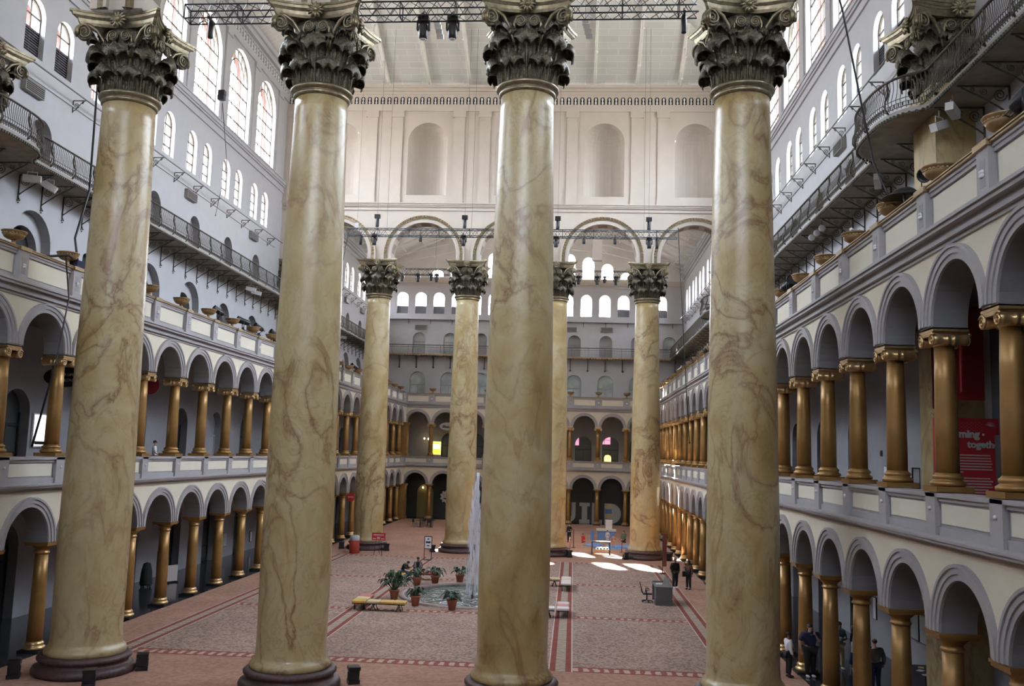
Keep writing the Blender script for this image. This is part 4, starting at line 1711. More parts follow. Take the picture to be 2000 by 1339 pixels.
# poles
for (a, b, l) in (((XR + .2, 31.2, 15.9), (XR + .2, 29.9, 15.15), 'thin black boom pole resting on the banner side parapet'),):
    t = thing('boom_pole', l, 'pole', (0, 0, 0))
    d = MB()
    d.tube([a, b], .04, 6)
    d.build('pole', 'black_metal', t)
    d = MB()
    d.tube([Vector(a), Vector(a) + Vector((0, .15, .08))], .07, 6)
    d.ball(((a[0] + b[0]) / 2, (a[1] + b[1]) / 2, 15.7), .1, 8, 6)
    d.build('clamp', 'white_paint', t)
t = thing('drop_pole', 'slanting black pole and cable hung from the oval-sign side parapet', 'pole')
d = MB()
d.tube([(XL + .6, 33.9, 15.2), (XL + 1.05, 33.6, 13.5), (XL + 1.0, 33.2, 11.0), (XL + .62, 32.75, 7.8)], [.03, .03, .035, .05], 6)
d.build('pole', 'black_metal', t)
d = MB()
d.tube([(XL - .2, 33.0, 14.95), (XL + .7, 33.95, 15.25), (XL + .75, 34.1, 15.15)], .05, 6)
d.build('arm', 'black_metal', t)
t = thing('hanging_cable', 'thick black cable running up behind the near column, oval-sign side', 'cable')
d = MB()
d.tube([(XL + .1, 35.7, 15.2), (XL - .3, 36.0, 16.4), (XL - .2, 36.6, 18.6), (XL - .6, 37.2, 24.6)], .05, 6)
d.build('cable_line', 'black_metal', t)
d = MB()
d.box(XL - .2, 35.3, 15.05, XL + .3, 36.1, 15.35)
d.build('plug_box', 'cloth_navy', t)
for (p, l, r) in (([(11.3, 31.3, 29.2), (11.5, 30, 24.6), (11.84, 30.0, 23.2), (12.3, 28.6, 17.5), (12.5, 27.4, 15.6)], 'black cable dropping past the iron balcony to the banner side parapet', .035), ([(10.62, 68, 25.2), (10.9, 68, 20), (11.3, 68, 13), (11.55, 68, 9.2)], 'thin black cable hanging from the truss end, banner side', .035),
                  ([(-12.85, 38.5, 23.2), (-15.5, 46, 22.9), (-18.4, 52, 21.6)], 'thin cable slanting from the hung loudspeaker to the iron balcony', .015), ([(-14.97, 70, 25.0), (-16, 71, 20), (-17.2, 72, 14.96)], 'thin cable slanting from the truss end, oval-sign side', .03)):
    t = thing('hanging_cable', l, 'cable')
    d = MB()
    d.tube(p, r, 5)
    d.build('cable_line', 'black_metal', t)
    d = MB()
    d.ball(p[-1], r * 2.4, 6, 5)
    d.build('cable_end', 'black_metal', t)

# pale floodlights under the balconies
fl1, fl2, fl3 = MB(), MB(), MB()
fl1.box(-.36, -.13, -.14, .36, .13, .14)
fl1 = fl1.mesh('lamp_box', 'off_white')
fl2.tube([(-.2, 0, .1), (-.2, 0, .3), (.2, 0, .3), (.2, 0, .1)], .02, 4)

for (x, y, z, rz, ry, l) in ((15.1, 29.4, 19.45, .9, .15, 'pale floodlight under the iron balcony, closest to the urns'), (15.1, 30.5, 19.35, .6, -.4, 'pale floodlight under the iron balcony, tilted below the curved end'), (15.1, 36.8, 19.35, 1.2, .3, 'pale floodlight under the balcony beside the black cable'),
                            (-20.8, 37.6, 19.4, .4, 0, 'pale floodlight under the balcony, oval-sign side, at the bracket'), (-20.8, 38.9, 19.45, .4, .5, 'pale floodlight under the balcony, oval-sign side, second of two'),
                            (-20.8, 65.2, 19.5, .2, .2, 'pale floodlight under the balcony, oval-sign side, mid court'), (-20.8, 66.4, 19.45, .2, .2, 'pale floodlight under the balcony, oval-sign side, lower of the mid court two'), (-20.9, 93.0, 19.5, .2, .2, 'pale floodlight under the balcony beyond the far columns')):
    t = thing('floodlight', l, 'floodlight', (x, y, z), rz, 'pale floodlights')
    o = link(fl1, 'lamp_box', t)
    o.rotation_euler = (0, ry, 0)
    q = MB()
    q.add(fl2)
    q.tube([(0, 0, .3), (0, 0, 20.0 - z)], .02, 4)
    q.build('hanger', 'off_white', t)
for i in range(3):
    t = thing('ring_lamp', 'pale ring-faced spot under the iron balcony, %s of the row of three' % ('closest', 'middle', 'furthest')[i].replace('closest', 'upper').replace('furthest', 'lower'), 'lamp', (15.2, 45.5 + 1.0 * i, 19.6), 0)
    d = MB()
    d.lathe([(.1, -.2), (.14, -.15), (.15, 0), (.12, .02)], 12, (0, 0, 0), 0, Matrix.Rotation(PI / 2, 4, 'X'))
    d.build('can', 'vent_grey', t)
    d = MB()
    d.lathe([(.1, 0), (.17, 0), (.17, .03), (.1, .03)], 14, (0, 0, 0), 0, Matrix.Rotation(PI / 2, 4, 'X') @ Matrix.Translation((0, 0, .02)))
    d.build('ring_face', 'white_paint', t)
    d = MB()
    d.tube([(0, 0, .1), (0, 0, .4)], .02, 4)
    d.build('hanger', 'vent_grey', t)


# ------------------------------------------------------------ trusses with moving lights
def box_truss(name, label, a, b, size, step):
    t = thing('light_truss', label, 'truss')
    a, b = Vector(a), Vector(b)
    L = (b - a).length
    n = max(2, int(round(L / step)))
    d = (b - a) / n
    h = size / 2
    cor = [(-h, -h), (h, -h), (h, h), (-h, h)]
    q = lambda i, k: a + d * i + Vector((0, cor[k][0], cor[k][1]))
    for k in range(4):
        c = MB()
        c.tube([q(0, k), q(n, k)], .035, 5)
        c.build('chord_tube', 'truss_metal', t)
    z = MB()
    for i in range(n):
        for k in range(4):
            k2 = (k + 1) % 4
            z.tube([q(i, k), q(i + .5, k2)], .018, 4)
            z.tube([q(i + .5, k2), q(i + 1, k)], .018, 4)
        if i % 3 == 0:
            for k in range(4):
                z.tube([q(i, k), q(i, (k + 1) % 4)], .028, 4)
    z.build('brace_lattice', 'truss_metal', t)
    w = MB()
    for x in (a.x + L * .12, a.x + L * .38, a.x + L * .62, a.x + L * .9):
        zz = 31 + .4532 * min(x - WL + .8, WR + .8 - x) - .02 if abs(a.y - 54) > 20 else 39.2 + .45 * min(a.y - NC + .3, FC + .3 - a.y) - .02
        w.tube([(x, a.y, a.z + h), (x, a.y, zz)], .012, 4)
    w.build('suspension_wire_mesh', 'truss_metal', t)
    return t


box_truss('near', 'black box truss hung behind the near marble columns', (-14.3, 37.5, 26.9), (8.0, 37.5, 27.1), .62, .8)
box_truss('mid', 'black box truss hung in front of the far arches', (-15, 70, 25.05), (10.8, 70, 25.15), .55, .8)
box_truss('far', 'black box truss hung in the court beyond the far columns', (-15.2, 95, 26.9), (12.6, 95, 26.96), .6, .9)


def mover_meshes():
    b = MB()
    b.box(-.2, -.14, -.3, .2, .14, -.08)
    b.tube([(0, 0, -.08), (0, 0, .12)], .03, 5)
    b.box(-.03, -.36, -.2, .03, .36, -.1)
    y = MB()
    for s in (-1, 1):
        y.box(s * .22 - .03, -.08, -.62, s * .22 + .03, .08, -.26)
    h = MB()
    h.lathe([(.10, -.98), (.15, -.95), (.17, -.8), (.18, -.6), (.17, -.45), (.12, -.34)], 14)
    h.box(-.2, -.05, -.66, .2, .05, -.56)
    l = MB()
    l.lathe([(0, -.985), (.11, -.985), (.12, -.975)], 12)
    return b.mesh('housing', 'black_metal'), y.mesh('yoke', 'black_metal'), h.mesh('head', 'black_metal'), l.mesh('lens', 'lens_white')


MV = mover_meshes()
movers = [((-3.75, 37.5, 26.85), 'black moving-head light on the near truss, first of the dark pair', 1.15), ((-2.47, 37.5, 26.85), 'black moving-head light on the near truss, second of the dark pair', 1.15),
          ((-12.88, 70, 25.0), 'black moving-head light on the middle truss over the bin column', 1.0), ((-5.81, 70, 25.0), 'black moving-head light on the middle truss over the fountain column', 1.0), ((1.45, 70, 25.0), 'black moving-head light on the middle truss beside the near column edge', 1.0), ((8.63, 70, 25.0), 'black moving-head light on the middle truss over the play mat column', 1.0),
          ((-15.4, 95, 26.8), 'black moving-head light on the far truss, at its hidden end', 1.0), ((-13.7, 95, 26.8), 'black moving-head light on the far truss, first in the open arch', 1.05), ((-12.3, 95, 26.8), 'slim moving-head light on the far truss between two round ones', .9), ((-11.7, 95, 26.8), 'black moving-head light on the far truss, beside the bright gable window', 1.05),
          ((3.3, 95, 26.8), 'black moving-head light on the far truss, beside the middle column capital', 1.05), ((5.24, 95, 26.8), 'black moving-head light on the far truss, below the pale hanging panel', 1.05), ((6.03, 95, 26.8), 'slim lit moving-head light on the far truss', .85), ((7.2, 95, 26.8), 'black moving-head light on the far truss, last before the play mat column', 1.05)]
for loc, l, s in movers:
    t = thing('moving_light', l, 'stage light', loc, 0)
    t.scale = (s, s, s)
    for me, nm in zip(MV, ('housing', 'yoke', 'head', 'lens')):
        link(me, nm, t)
# slim black cans and chain hoists
for (loc, h, l) in (((7.42, 37.5, 26.78), .8, 'slim black lamp under the near truss beside the banner side column'), ((-13.2, 37.5, 26.6), .8, 'slim black lamp under the near truss by the first column'), ((-13.95, 70, 24.8), .75, 'slim black lamp under the middle truss near its hidden end'), ((9.23, 70, 24.8), .75, 'slim black lamp under the middle truss near its open end'),
                  ((-9.2, 70, 24.8), .45, 'short black lamp under the middle truss, over the first open arch'), ((-1.0, 70, 24.8), .45, 'short black lamp under the middle truss, behind the near column'), ((3.6, 70, 24.8), .45, 'short black lamp under the middle truss, over the second open arch'), ((6.0, 70, 24.8), .45, 'short black lamp under the middle truss, before the last arch')):
    t = thing('hanging_lamp', l, 'lamp', loc)
    d = MB()
    d.lathe([(.1, -h), (.12, -h + .03), (.12, -.1), (.08, 0)], 12)
    d.build('lamp_tube', 'black_metal', t)
    d = MB()
    d.tube([(0, 0, -.05), (0, 0, .3)], .03, 5)
    d.box(-.04, -.34, -.04, .04, .34, .06)
    d.build('clamp', 'black_metal', t)
for (x, z, l) in ((-12.7, 26.1, 'black chain hoist above the middle truss, over the bin column'), (-5.75, 26.1, 'black chain hoist above the middle truss, over the fountain column'), (1.55, 26.1, 'black chain hoist above the middle truss, beside the near column edge'), (8.6, 26.1, 'black chain hoist above the middle truss, over the play mat column')):
    t = thing('chain_hoist', l, 'hoist', (x, 70, z))
    d = MB()
    d.box(-.22, -.14, .1, .22, .14, .4)
    d.lathe([(.12, -.6), (.14, -.55), (.14, .1), (.1, .15)], 10)
    d.build('motor', 'black_metal', t)
    d = MB()
    d.tube([(0, 0, .4), (0, 0, 15.8)], .02, 4)
    d.tube([(.05, 0, -.6), (.05, 0, -.8)], .03, 4)
    d.build('chain', 'vent_grey', t)
# hung loudspeakers
for (loc, n, m, l) in (((-3.4, 39, 27.2), 4, 'white_paint', 'small white loudspeaker cluster hung under the roof between the middle columns'), ((3.25, 39, 27.2), 4, 'white_paint', 'small white loudspeaker cluster hung under the roof near the banner side column'), ((-12.9, 38.5, 23.7), 2, 'black_metal', 'black loudspeaker hung before the tall clerestory window'),
                       ((-14.3, 70, 25.7), 3, 'off_white', 'pale projector cluster on the middle truss near its hidden end')):
    t = thing('loudspeaker', l, 'loudspeaker', loc)
    for i in range(n):
        d = MB()
        Mx = Matrix.Translation((.06 * i * (1 if n == 4 else 0), -.03 * i, -.23 * i)) @ Matrix.Rotation(.12 * i, 4, 'X')
        d.box(-.14, -.13, -.11, .14, .13, .1, 0, Mx)
        d.build('speaker_box', m, t)
    d = MB()
    d.tube([(0, 0, 0), (0, 0, (15.25 if loc[1] < 60 else 16.2) if n > 2 else 18.6)], .012, 4)
    d.build('wire', 'vent_grey', t)
t = thing('baffle_screen', 'tall pale grey panel hung beyond the far arch', 'panel', (5.1, 90, 27.3))
d = MB()
d.box(-.48, -.35, 0, .48, .35, 2.6)
d.build('panel_body', 'off_white', t)
d = MB()
for s in (-1, 1):
    d.tube([(s * .4, 0, 2.6), (s * .4, 0, 8.95)], .02, 4)
d.build('wire', 'vent_grey', t)

# ------------------------------------------------------------ fountain
t = thing('fountain_basin', 'round sunken fountain basin with stone rim and glittering water', 'fountain', (FX, FY, 0))
t.scale = (.84, .97, 1)
d = MB()
d.lathe([(4.55, -.5), (4.55, .05), (4.6, .08), (4.88, .08), (4.93, .05), (4.95, 0)], 72, cap=False)
d.build('rim', 'rim_stone', t)
d = MB()
d.lathe([(4.56, -.5), (0, -.5)], 48, cap=False)
d.lathe([(4.545, -.5), (4.545, -.02)], 72, cap=False)
d.build('basin_lining', 'pool_tile', t)
m, tr, b = new_mat('pool_water')
b.inputs['Base Color'].default_value = (.20, .21, .19, 1)
b.inputs['Roughness'].default_value = .02
b.inputs['IOR'].default_value = 1.33
b.inputs['Transmission Weight'].default_value = .35
b.inputs['Specular IOR Level'].default_value = 1.0
nn = N(tr, 'ShaderNodeTexNoise', inp={'Scale': 1.7, 'Detail': 2.5, 'Roughness': .5, 'Distortion': .8})
g = N(tr, 'ShaderNodeNewGeometry')
bp = N(tr, 'ShaderNodeBump', inp={'Strength': 1.0, 'Distance': .75})
tr.links.new(g.outputs['Position'], nn.inputs['Vector'])
tr.links.new(nn.outputs['Fac'], bp.inputs['Height'])
tr.links.new(bp.outputs[0], b.inputs['Normal'])
d = MB()
d.lathe([(4.545, -.14), (3, -.14), (1.5, -.14), (0, -.14)], 64, cap=False)
d.build('water', 'pool_water', t)
d = MB()
for a in range(1):
    d.lathe([(.09, -.3), (.1, .0), (.06, .04), (.05, .2), (.03, .24)], 10)
d.build('nozzle', 'black_metal', t)

# the jet: a thin rising stream and a falling veil
gm = glass_mat('water_spray', (.92, .94, 1), .55, .25)
gm2 = mat('water_white', (.93, .94, 1), .3, var=0)
gm2.node_tree.nodes['Principled BSDF'].inputs['Alpha'].default_value = .8
gm3 = mat('water_veil', (.82, .85, .95), .3, var=0)
gm3.node_tree.nodes['Principled BSDF'].inputs['Alpha'].default_value = .10
t = thing('water_jet', 'tall white water jet rising from the fountain', 'water jet', (FX + .1, FY, 0))
d = MB()
zs_ = [.2 + 6.7 * i / 30 for i in range(31)]
d.tube([(.02 * math.sin(z * 3.1), .02 * math.cos(z * 2.3), z) for z in zs_], [.035 + .05 * (z / 7) ** 1.5 for z in zs_], 7)
d.build('rising_stream', 'water_white', t)
rnd = random.Random(3)
d = MB()
for i in range(420):
    u = rnd.random() ** .7
    top = 6.95 - 2.6 * u * u - rnd.random() * .3
    a = rnd.random() * 2 * PI
    rr = .04 + .34 * u
    x0_, y0_ = rr * math.cos(a) - .12 * u, rr * math.sin(a)
    z = top - rnd.random() * (2.0 + 3.6 * u)
    ln = .25 + rnd.random() * .7
    if z - ln < -.1:
        continue
    r = .014 + rnd.random() * .022
    d.tube([(x0_ * .97, y0_ * .97, z), (x0_, y0_, z - ln * .5), (x0_ * 1.02, y0_ * 1.02, z - ln)], [r * .4, r, r * .3], 4)
o = d.build('falling_drops', 'water_white', t)
o['kind'] = 'stuff'
d = MB()
d.lathe([(.04, 6.95), (.10, 6.8), (.18, 6.2), (.24, 5.2), (.30, 4.0), (.36, 2.6), (.40, 1.2), (.42, -.1)], 18, (-.12, 0, 0), cap=False)
d.build('falling_veil', 'water_veil', t)


# potted plants on the rim
def pot_meshes():
    p = MB()
    p.lathe([(.17, 0), (.25, .42), (.28, .44), (.29, .54), (.25, .54), (.24, .5), (0, .48)], 18)
    s = MB()
    s.lathe([(.24, .5), (0, .52)], 12, cap=False)
    return p.mesh('pot', 'terracotta'), s.mesh('soil', 'soil')


POT, SOIL = pot_meshes()


def plant(n, h, spread, seed):
    rd = random.Random(seed)
    mb = MB()
    for i in range(n):
        a = rd.random() * 2 * PI
        el = .5 + rd.random() * .9
        L = h * (.55 + .5 * rd.random())
        dx, dy = math.cos(a), math.sin(a)
        base = Vector((dx * .05, dy * .05, .5))
        tip = base + Vector((dx * math.cos(el) * L * spread, dy * math.cos(el) * L * spread, math.sin(el) * L))
        mid = base.lerp(tip, .55) + Vector((0, 0, .06))
        mb.tube([base, mid], .012, 4)
        # leaf blade bending over
        side = Vector((-dy, dx, 0)).normalized()
        w = .075 + .05 * rd.random()
        end = tip + Vector((dx * .2, dy * .2, -.16 - .1 * rd.random()))
        pts = [mid, mid.lerp(tip, .5) + Vector((0, 0, .05)), tip, tip.lerp(end, .5) + Vector((0, 0, .02)), end]
        ws = [.02, w, w * 1.1, w * .8, .01]
        i0 = len(mb.v)
        for q, ww in zip(pts, ws):
            up_ = Vector((0, 0, -.02))
            mb.v += [tuple(q + side * ww), tuple(q + up_), tuple(q - side * ww), tuple(q + up_ * 1.6)]
        for k in range(4):
            for e in range(4):
                mb.face((i0 + 4 * k + e, i0 + 4 * k + (e + 1) % 4, i0 + 4 * k + 4 + (e + 1) % 4, i0 + 4 * k + 4 + e), 0, True)
    return mb.mesh('foliage', 'leaf_green')


pots = [((-6.45, 50.7), 1.05, 46, 1.15, 'large bushy potted plant at the fountain rim, tallest of all'), ((-5.0, 49.0), .55, 26, 1.0, 'potted plant at the front rim of the fountain beside the tallest one'), ((-2.95, 48.15), .55, 30, 1.0, 'potted plant at the front rim of the fountain, closest to the near column'),
        ((-6.1, 56.0), .6, 24, 1.0, 'potted plant at the back rim of the fountain beside the sitters'), ((-5.15, 57.0), .65, 26, 1.1, 'potted plant at the back rim of the fountain under the red bench'), ((-3.75, 57.95), .6, 22, 1.25, 'spreading potted plant at the back rim of the fountain behind the veil of water'), ((1.5, 56.5), .6, 22, 1.0, 'potted plant peeking out behind the near column by the bench')]
for i, ((x, y), h, n, sp, l) in enumerate(pots):
    t = thing('potted_plant', l, 'plant', (x, y, 0), i * .7)
    link(POT, 'pot', t)
    link(SOIL, 'soil', t)
    link(plant(n, h, sp, 20 + i), 'foliage', t)


# ------------------------------------------------------------ benches
def bench(label, x0, y0, x1, y1, mats, grp='cushioned benches round the fountain'):
    lx, ly = x1 - x0, y1 - y0
    t = thing('cushioned_bench', label, 'bench', ((x0 + x1) / 2, (y0 + y1) / 2, 0), 0, grp)
    along = lx > ly
    n = max(1, int(round(max(lx, ly) / .72)))
    f = MB()
    f.box(-lx / 2 + .03, -ly / 2 + .03, .33, lx / 2 - .03, ly / 2 - .03, .38)
    f.build('frame', 'black_metal', t)
    for i in range(n):
        c = MB()
        a, b = -.5 + i / n, -.5 + (i + 1) / n
        xa, xb, ya, yb = (a * lx, b * lx, -ly / 2, ly / 2) if along else (-lx / 2, lx / 2, a * ly, b * ly)
        g_ = .012
        xa, xb, ya, yb = xa + g_, xb - g_, ya + g_, yb - g_
        e = .04
        k = len(c.v)
        for (z, q) in ((.38, 0), (.40, -.0), (.46, 0), (.49, e), (.495, e * 3)):
            c.v += [(xa + q, ya + q, z), (xb - q, ya + q, z), (xb - q, yb - q, z), (xa + q, yb - q, z)]
        for lv in range(4):
            for m_ in range(4):
                c.face((k + 4 * lv + m_, k + 4 * lv + (m_ + 1) % 4, k + 4 * lv + 4 + (m_ + 1) % 4, k + 4 * lv + 4 + m_))
        c.face((k, k + 3, k + 2, k + 1))
        c.face((k + 16, k + 17, k + 18, k + 19))
        c.build('cushion', mats[i % len(mats)], t)
    for s in (-1, 1):
        for q in (-1, 1):
            lg = MB()
            if along:
                p0 = (s * (lx / 2 - .35), q * ly * .35, .35)
                lg.tube([(p0[0] - .0, p0[1], .35), (p0[0] + .13, p0[1], .0)], .022, 5)
                lg.tube([(p0[0] + .0, p0[1], .35), (p0[0] - .13, p0[1], .0)], .022, 5)
            else:
                p0 = (q * lx * .35, s * (ly / 2 - .35))
                lg.tube([(p0[0], p0[1], .35), (p0[0], p0[1] + .13, 0)], .022, 5)
                lg.tube([(p0[0], p0[1], .35), (p0[0], p0[1] - .13, 0)], .022, 5)
            lg.build('leg', 'black_metal', t)


Y_, R_, W_, P_ = 'cushion_yellow', 'cushion_red', 'cushion_white', 'cushion_pale'
bench('yellow cushioned bench in front of the fountain, parallel to the cross stripe', -7.15, 46.85, -5.15, 47.6, [P_, Y_, Y_])
bench('yellow and red cushioned bench end-on in front of the fountain', -7.9, 46.85, -7.2, 49.1, [Y_, P_, R_])
bench('yellow cushioned bench under the crouching sitter', -7.85, 56.75, -7.15, 59.4, [Y_, Y_, Y_])
bench('red cushioned bench behind the fountain pots', -6.95, 58.5, -5.1, 59.25, [R_, R_, R_])
bench('pale pink cushioned bench end-on beside the near column', 2.42, 46.95, 3.08, 49.2, [W_, R_, W_])
bench('white cushioned bench half hidden behind the near column', .4, 46.95, 2.36, 47.65, [W_, W_, W_])
bench('white cushioned bench end-on behind the fountain, banner side', 2.52, 56.0, 3.15, 59.2, [W_, W_, P_])
bench('pale yellow cushioned bench behind the fountain, half hidden', .4, 57.95, 2.46, 58.6, [P_, P_, P_])


# ------------------------------------------------------------ lettering
def text_mesh(body, size, m, ext=.01, off=0, align='CENTER', shear=0):
    c = bpy.data.curves.new('lettering', 'FONT')
    c.body = body
    c.size = size
    c.extrude = ext
    c.offset = off
    c.align_x = align
    c.align_y = 'CENTER'
    c.shear = shear
    c.resolution_u = 3
    o = bpy.data.objects.new('lettering', c)
    COL.objects.link(o)
    bpy.context.view_layer.update()
    me = bpy.data.meshes.new_from_object(o.evaluated_get(bpy.context.evaluated_depsgraph_get()))
    bpy.data.objects.remove(o)
    me.materials.clear()
    me.materials.append(MATS[m])
    return me


def put_text(me, parent, loc, nm='lettering'):
    o = link(me, nm, parent, loc)
    o.rotation_euler = (PI / 2, 0, 0)
    return o


# exhibition panel on the second floor
t = thing('exhibition_panel', 'tall red exhibition panel reading coming together on the second floor', 'panel', (14.35, 27.2, 6.42), -.06)
d = MB()
d.box(-.85, 0, 0, .85, .32, 3.02)
d.build('board', 'panel_red', t)
put_text(text_mesh('coming', .29, 'white_paint', .01, .014, 'RIGHT'), t, (.31, -.012, 2.56))
put_text(text_mesh('together', .275, 'white_paint', .01, .012, 'LEFT'), t, (-.02, -.012, 2.27))
d = MB()
rnd = random.Random(5)
for (z0, k) in ((1.95, 7), (1.3, 7), (.68, 7)):
    for i in range(k):
        d.box(-.75, -.006, z0 - .08 * i, -.75 + (1.25 if i < k - 1 else .6) + rnd.random() * .15, 0, z0 - .08 * i + .035)
d.build('print_lettering', 'cushion_white', t)
d = MB()
for i in range(16):
    for j in range(7):
        if (i + j) % 2 == 0:
            d.box(-.45 + .055 * i, -.005, 2.62 + .045 * j, -.435 + .055 * i, 0, 2.632 + .045 * j)
for i in range(9):
    a = i * .35
    d.tube([(.62, -.003, 2.8), (.62 + .13 * math.cos(a), -.003, 2.8 + .13 * math.sin(a))], .006, 3)
d.ball((.42, -.01, 2.56), .035, 8, 6)
d.build('print_dots', 'cushion_white', t)
t = thing('display_cabinet', 'dark grey display cabinet partly covering the red panel', 'cabinet', (15.15, 26.6, 6.42))
d = MB()
d.box(-.1, 0, 0, .75, .5, 2.55)
d.build('body', 'desk_grey', t)
d = MB()
d.box(.1, -.02, .25, .65, 0, 2.3)
d.build('glass_front', 'black', t)
# red banners
for (x, y, rz, w, z0, z1, l) in ((14.72, 27.9, -.1, .85, 10.0, 12.75, 'dark red hanging banner above the exhibition panel'), (14.75, 30.7, 1.15, .55, 9.9, 13.2, 'dark red banner seen edge-on beside the gold column'), (14.3, 27.4, 1.3, .45, 10.2, 13.2, 'dark red banner edge just behind the gold column'), (14.7, 24.0, -.1, .7, 9.9, 12.8, 'dark red hanging banner at the frame edge')):
    t = thing('hanging_banner', l, 'banner', (x, y, 0), rz)
    d = MB()
    d.box(-w / 2, -.015, z0, w / 2, .015, z1)
    d.build('cloth', 'banner_red', t)
    d = MB()
    d.tube([(-w / 2, 0, z1), (w / 2, 0, z1)], .02, 5)
    for s in (-1, 1):
        d.tube([(s * w * .4, 0, z1), (s * w * .4, 0, 13.3)], .008, 4)
    d.build('hanging_rod', 'black_metal', t)
t = thing('hanging_banner', 'dark red ground floor banner lettered AUDI under the arcade', 'banner', (14.6, 40.6, 3.25), 0)
d = MB()
d.box(-.65, -.015, 0, .65, .015, .95)
d.build('cloth', 'banner_red', t)
put_text(text_mesh('AUDI', .32, 'cushion_red', .004), t, (.05, -.02, .5))
d = MB()
for s in (-1, 1):
    d.tube([(s * .5, 0, .95), (s * .5, 0, 2.85)], .008, 4)
d.build('hanging_wire_mesh', 'black_metal', t)
# oval signs
for (loc, rx_, rz_, m, tm, lines, l, mt) in (((-19.72, 39.6, 10.88), .95, .45, 'black', 'white_paint', (('BETTER LIFE', .11), ('FOR CHILDREN', -.14)), 'black oval hanging sign lettered about life and children on the second floor', .165),
                                         ((-12.25, 111.6, 11.1), .95, .48, 'white_paint', 'black', (('', .1), ('', -.1)), 'white oval hanging sign in the end arcade, second floor', .2)):
    t = thing('oval_sign', l, 'sign', loc)
    d = MB()
    d.poly([(rx_ * math.cos(2 * PI * i / 40), 0, rz_ * math.sin(2 * PI * i / 40)) for i in range(40)], (0, 1, 0), .05)
    d.build('board', m, t)
    for tx, dz in lines:
        if tx:
            put_text(text_mesh(tx, mt, tm, .004), t, (0, -.01, dz))
    if not lines[0][0]:
        q = MB()
        q.box(-.6, -.012, .06, -.2, 0, .13)
        q.box(-.6, -.012, -.15, .55, 0, .0)
        q.build('print_lettering', tm, t)
    d = MB()
    for s in (-1, 1):
        d.tube([(s * .4, .02, rz_ * .8), (s * .4, .02, 13.3 - loc[2])], .01, 4)
    d.build('wire', 'black_metal', t)
for (loc, r, tx, l) in (((-17.17, 84.2, 3.66), .40, 'SHOP', 'round red hanging sign on the ground floor beside the far bin'), ((-20.0, 48.6, 11.2), .5, '', 'round dark red sign behind the second floor columns, oval-sign side')):
    t = thing('round_sign', l, 'sign', loc)
    d = MB()
    d.lathe([(r, 0), (r, .05)], 28, (0, 0, 0), 0, Matrix.Rotation(-PI / 2, 4, 'X'))
    d.build('disc', 'sign_red' if tx else 'banner_red', t)
    if tx:
        put_text(text_mesh(tx, .22, 'white_paint', .004, .004), t, (0, -.012, 0))
    d = MB()
    d.tube([(0, .02, r), (0, .02, 2.1 if not tx else 1.9)], .012, 4)
    d.build('wire', 'black_metal', t)

# screens
for (loc, w, h, rz, m, m2, l) in (((WL + .1, 42.3, 7.8), 1.75, 1.42, PI / 2, 'screen_white', 'white_paint', 'bright wall screen behind the second floor column, oval-sign side'), ((-13.65, 112.6, 7.75), .95, 1.42, 0, 'screen_yellow', 'lamp_yellow', 'glowing yellow screen in the end arcade, second floor')):
    t = thing('wall_screen', l, 'screen', loc, rz)
    d = MB()
    d.box(-w / 2 - .08, 0, -.08, w / 2 + .08, .08, h + .08)
    d.build('frame', m2, t)
    d = MB()
    d.box(-w / 2, -.02, 0, w / 2, 0, h)
    d.build('screen_face', m, t)
    d = MB()
    if m == 'screen_yellow':
        d.box(-w * .42, -.03, h * .45, w * .42, -.02, h * .85)
        d.build('screen_patch', 'screen_cyan', t)
    else:
        d.box(-w * .45, -.03, .04, w * .45, -.02, .2)
        d.build('screen_caption', 'black', t)
t = thing('window_glow', 'small pink lit window inside the end wall doorway, second floor', 'lit window', (6.95, YW + .42, 9.5))
d = MB()
d.box(-.72, 0, 0, .72, .04, .95)
d.build('pane', 'screen_pink', t)
d = MB()
d.box(-.03, -.03, 0, .03, 0, .5)
d.box(-.75, -.03, .5, .75, 0, .56)
d.build('frame', 'cushion_white', t)
t = thing('window_glow', 'pink lit window half hidden by the gold column, end wall', 'lit window', (3.3, YW + .42, 9.3))
d = MB()
d.box(-.5, 0, 0, .5, .04, 1.1)
d.build('pane', 'screen_pink', t)
d = MB()
d.box(-.53, -.03, .55, .53, 0, .6)
d.build('frame', 'cushion_white', t)
t = thing('glowing_lamp', 'low yellow glowing lamp on the end gallery, second floor', 'lamp', (7.3, 112.8, 6.42))
d = MB()
d.lathe([(.4, .35), (.42, .7), (.42, 1.5), (.3, 1.72), (0, 1.8)], 16)
d.build('shade', 'lamp_yellow', t)
d = MB()
d.lathe([(.3, 0), (.3, .05), (.06, .08), (.06, .4)], 12)
d.build('base', 'black', t)
for (loc, l) in (((-15.3, 113.4, 9.6), 'small warm bulb in the end doorway beside the yellow screen, first of two'), ((-14.8, 113.4, 9.55), 'small warm bulb in the end doorway beside the yellow screen, second of two'), ((-15.2, 113.2, 3.6), 'round warm lamp in the olive ground floor doorway')):
    t = thing('wall_bulb', l, 'lamp', loc)
    d = MB()
    d.ball((0, 0, 0), .1, 10, 8)
    d.build('globe', 'lamp_warm', t)
    d = MB()
    d.tube([(0, 0, 0), (0, .3, .05), (0, .6, .05)], .03, 5)
    d.build('stem', 'black_metal', t)

# black exhibition wall with giant letters
w = MB()
w.box(-12.9, 112.7, 0, 13.2, 112.9, 6.1)
struct(w.build('wall_exhibition', 'black_wall'))
t = thing('giant_letters', 'giant pale letters U I L D on the black exhibition wall', 'lettering', (0, 112.7, 0))
H = 2.42


def letter(nm, polys):
    mb = MB()
    for p in polys:
        mb.poly([(x, 0, z) for x, z in p], (0, -1, 0), .12)
    mb.build(nm, 'letter_grey', t)


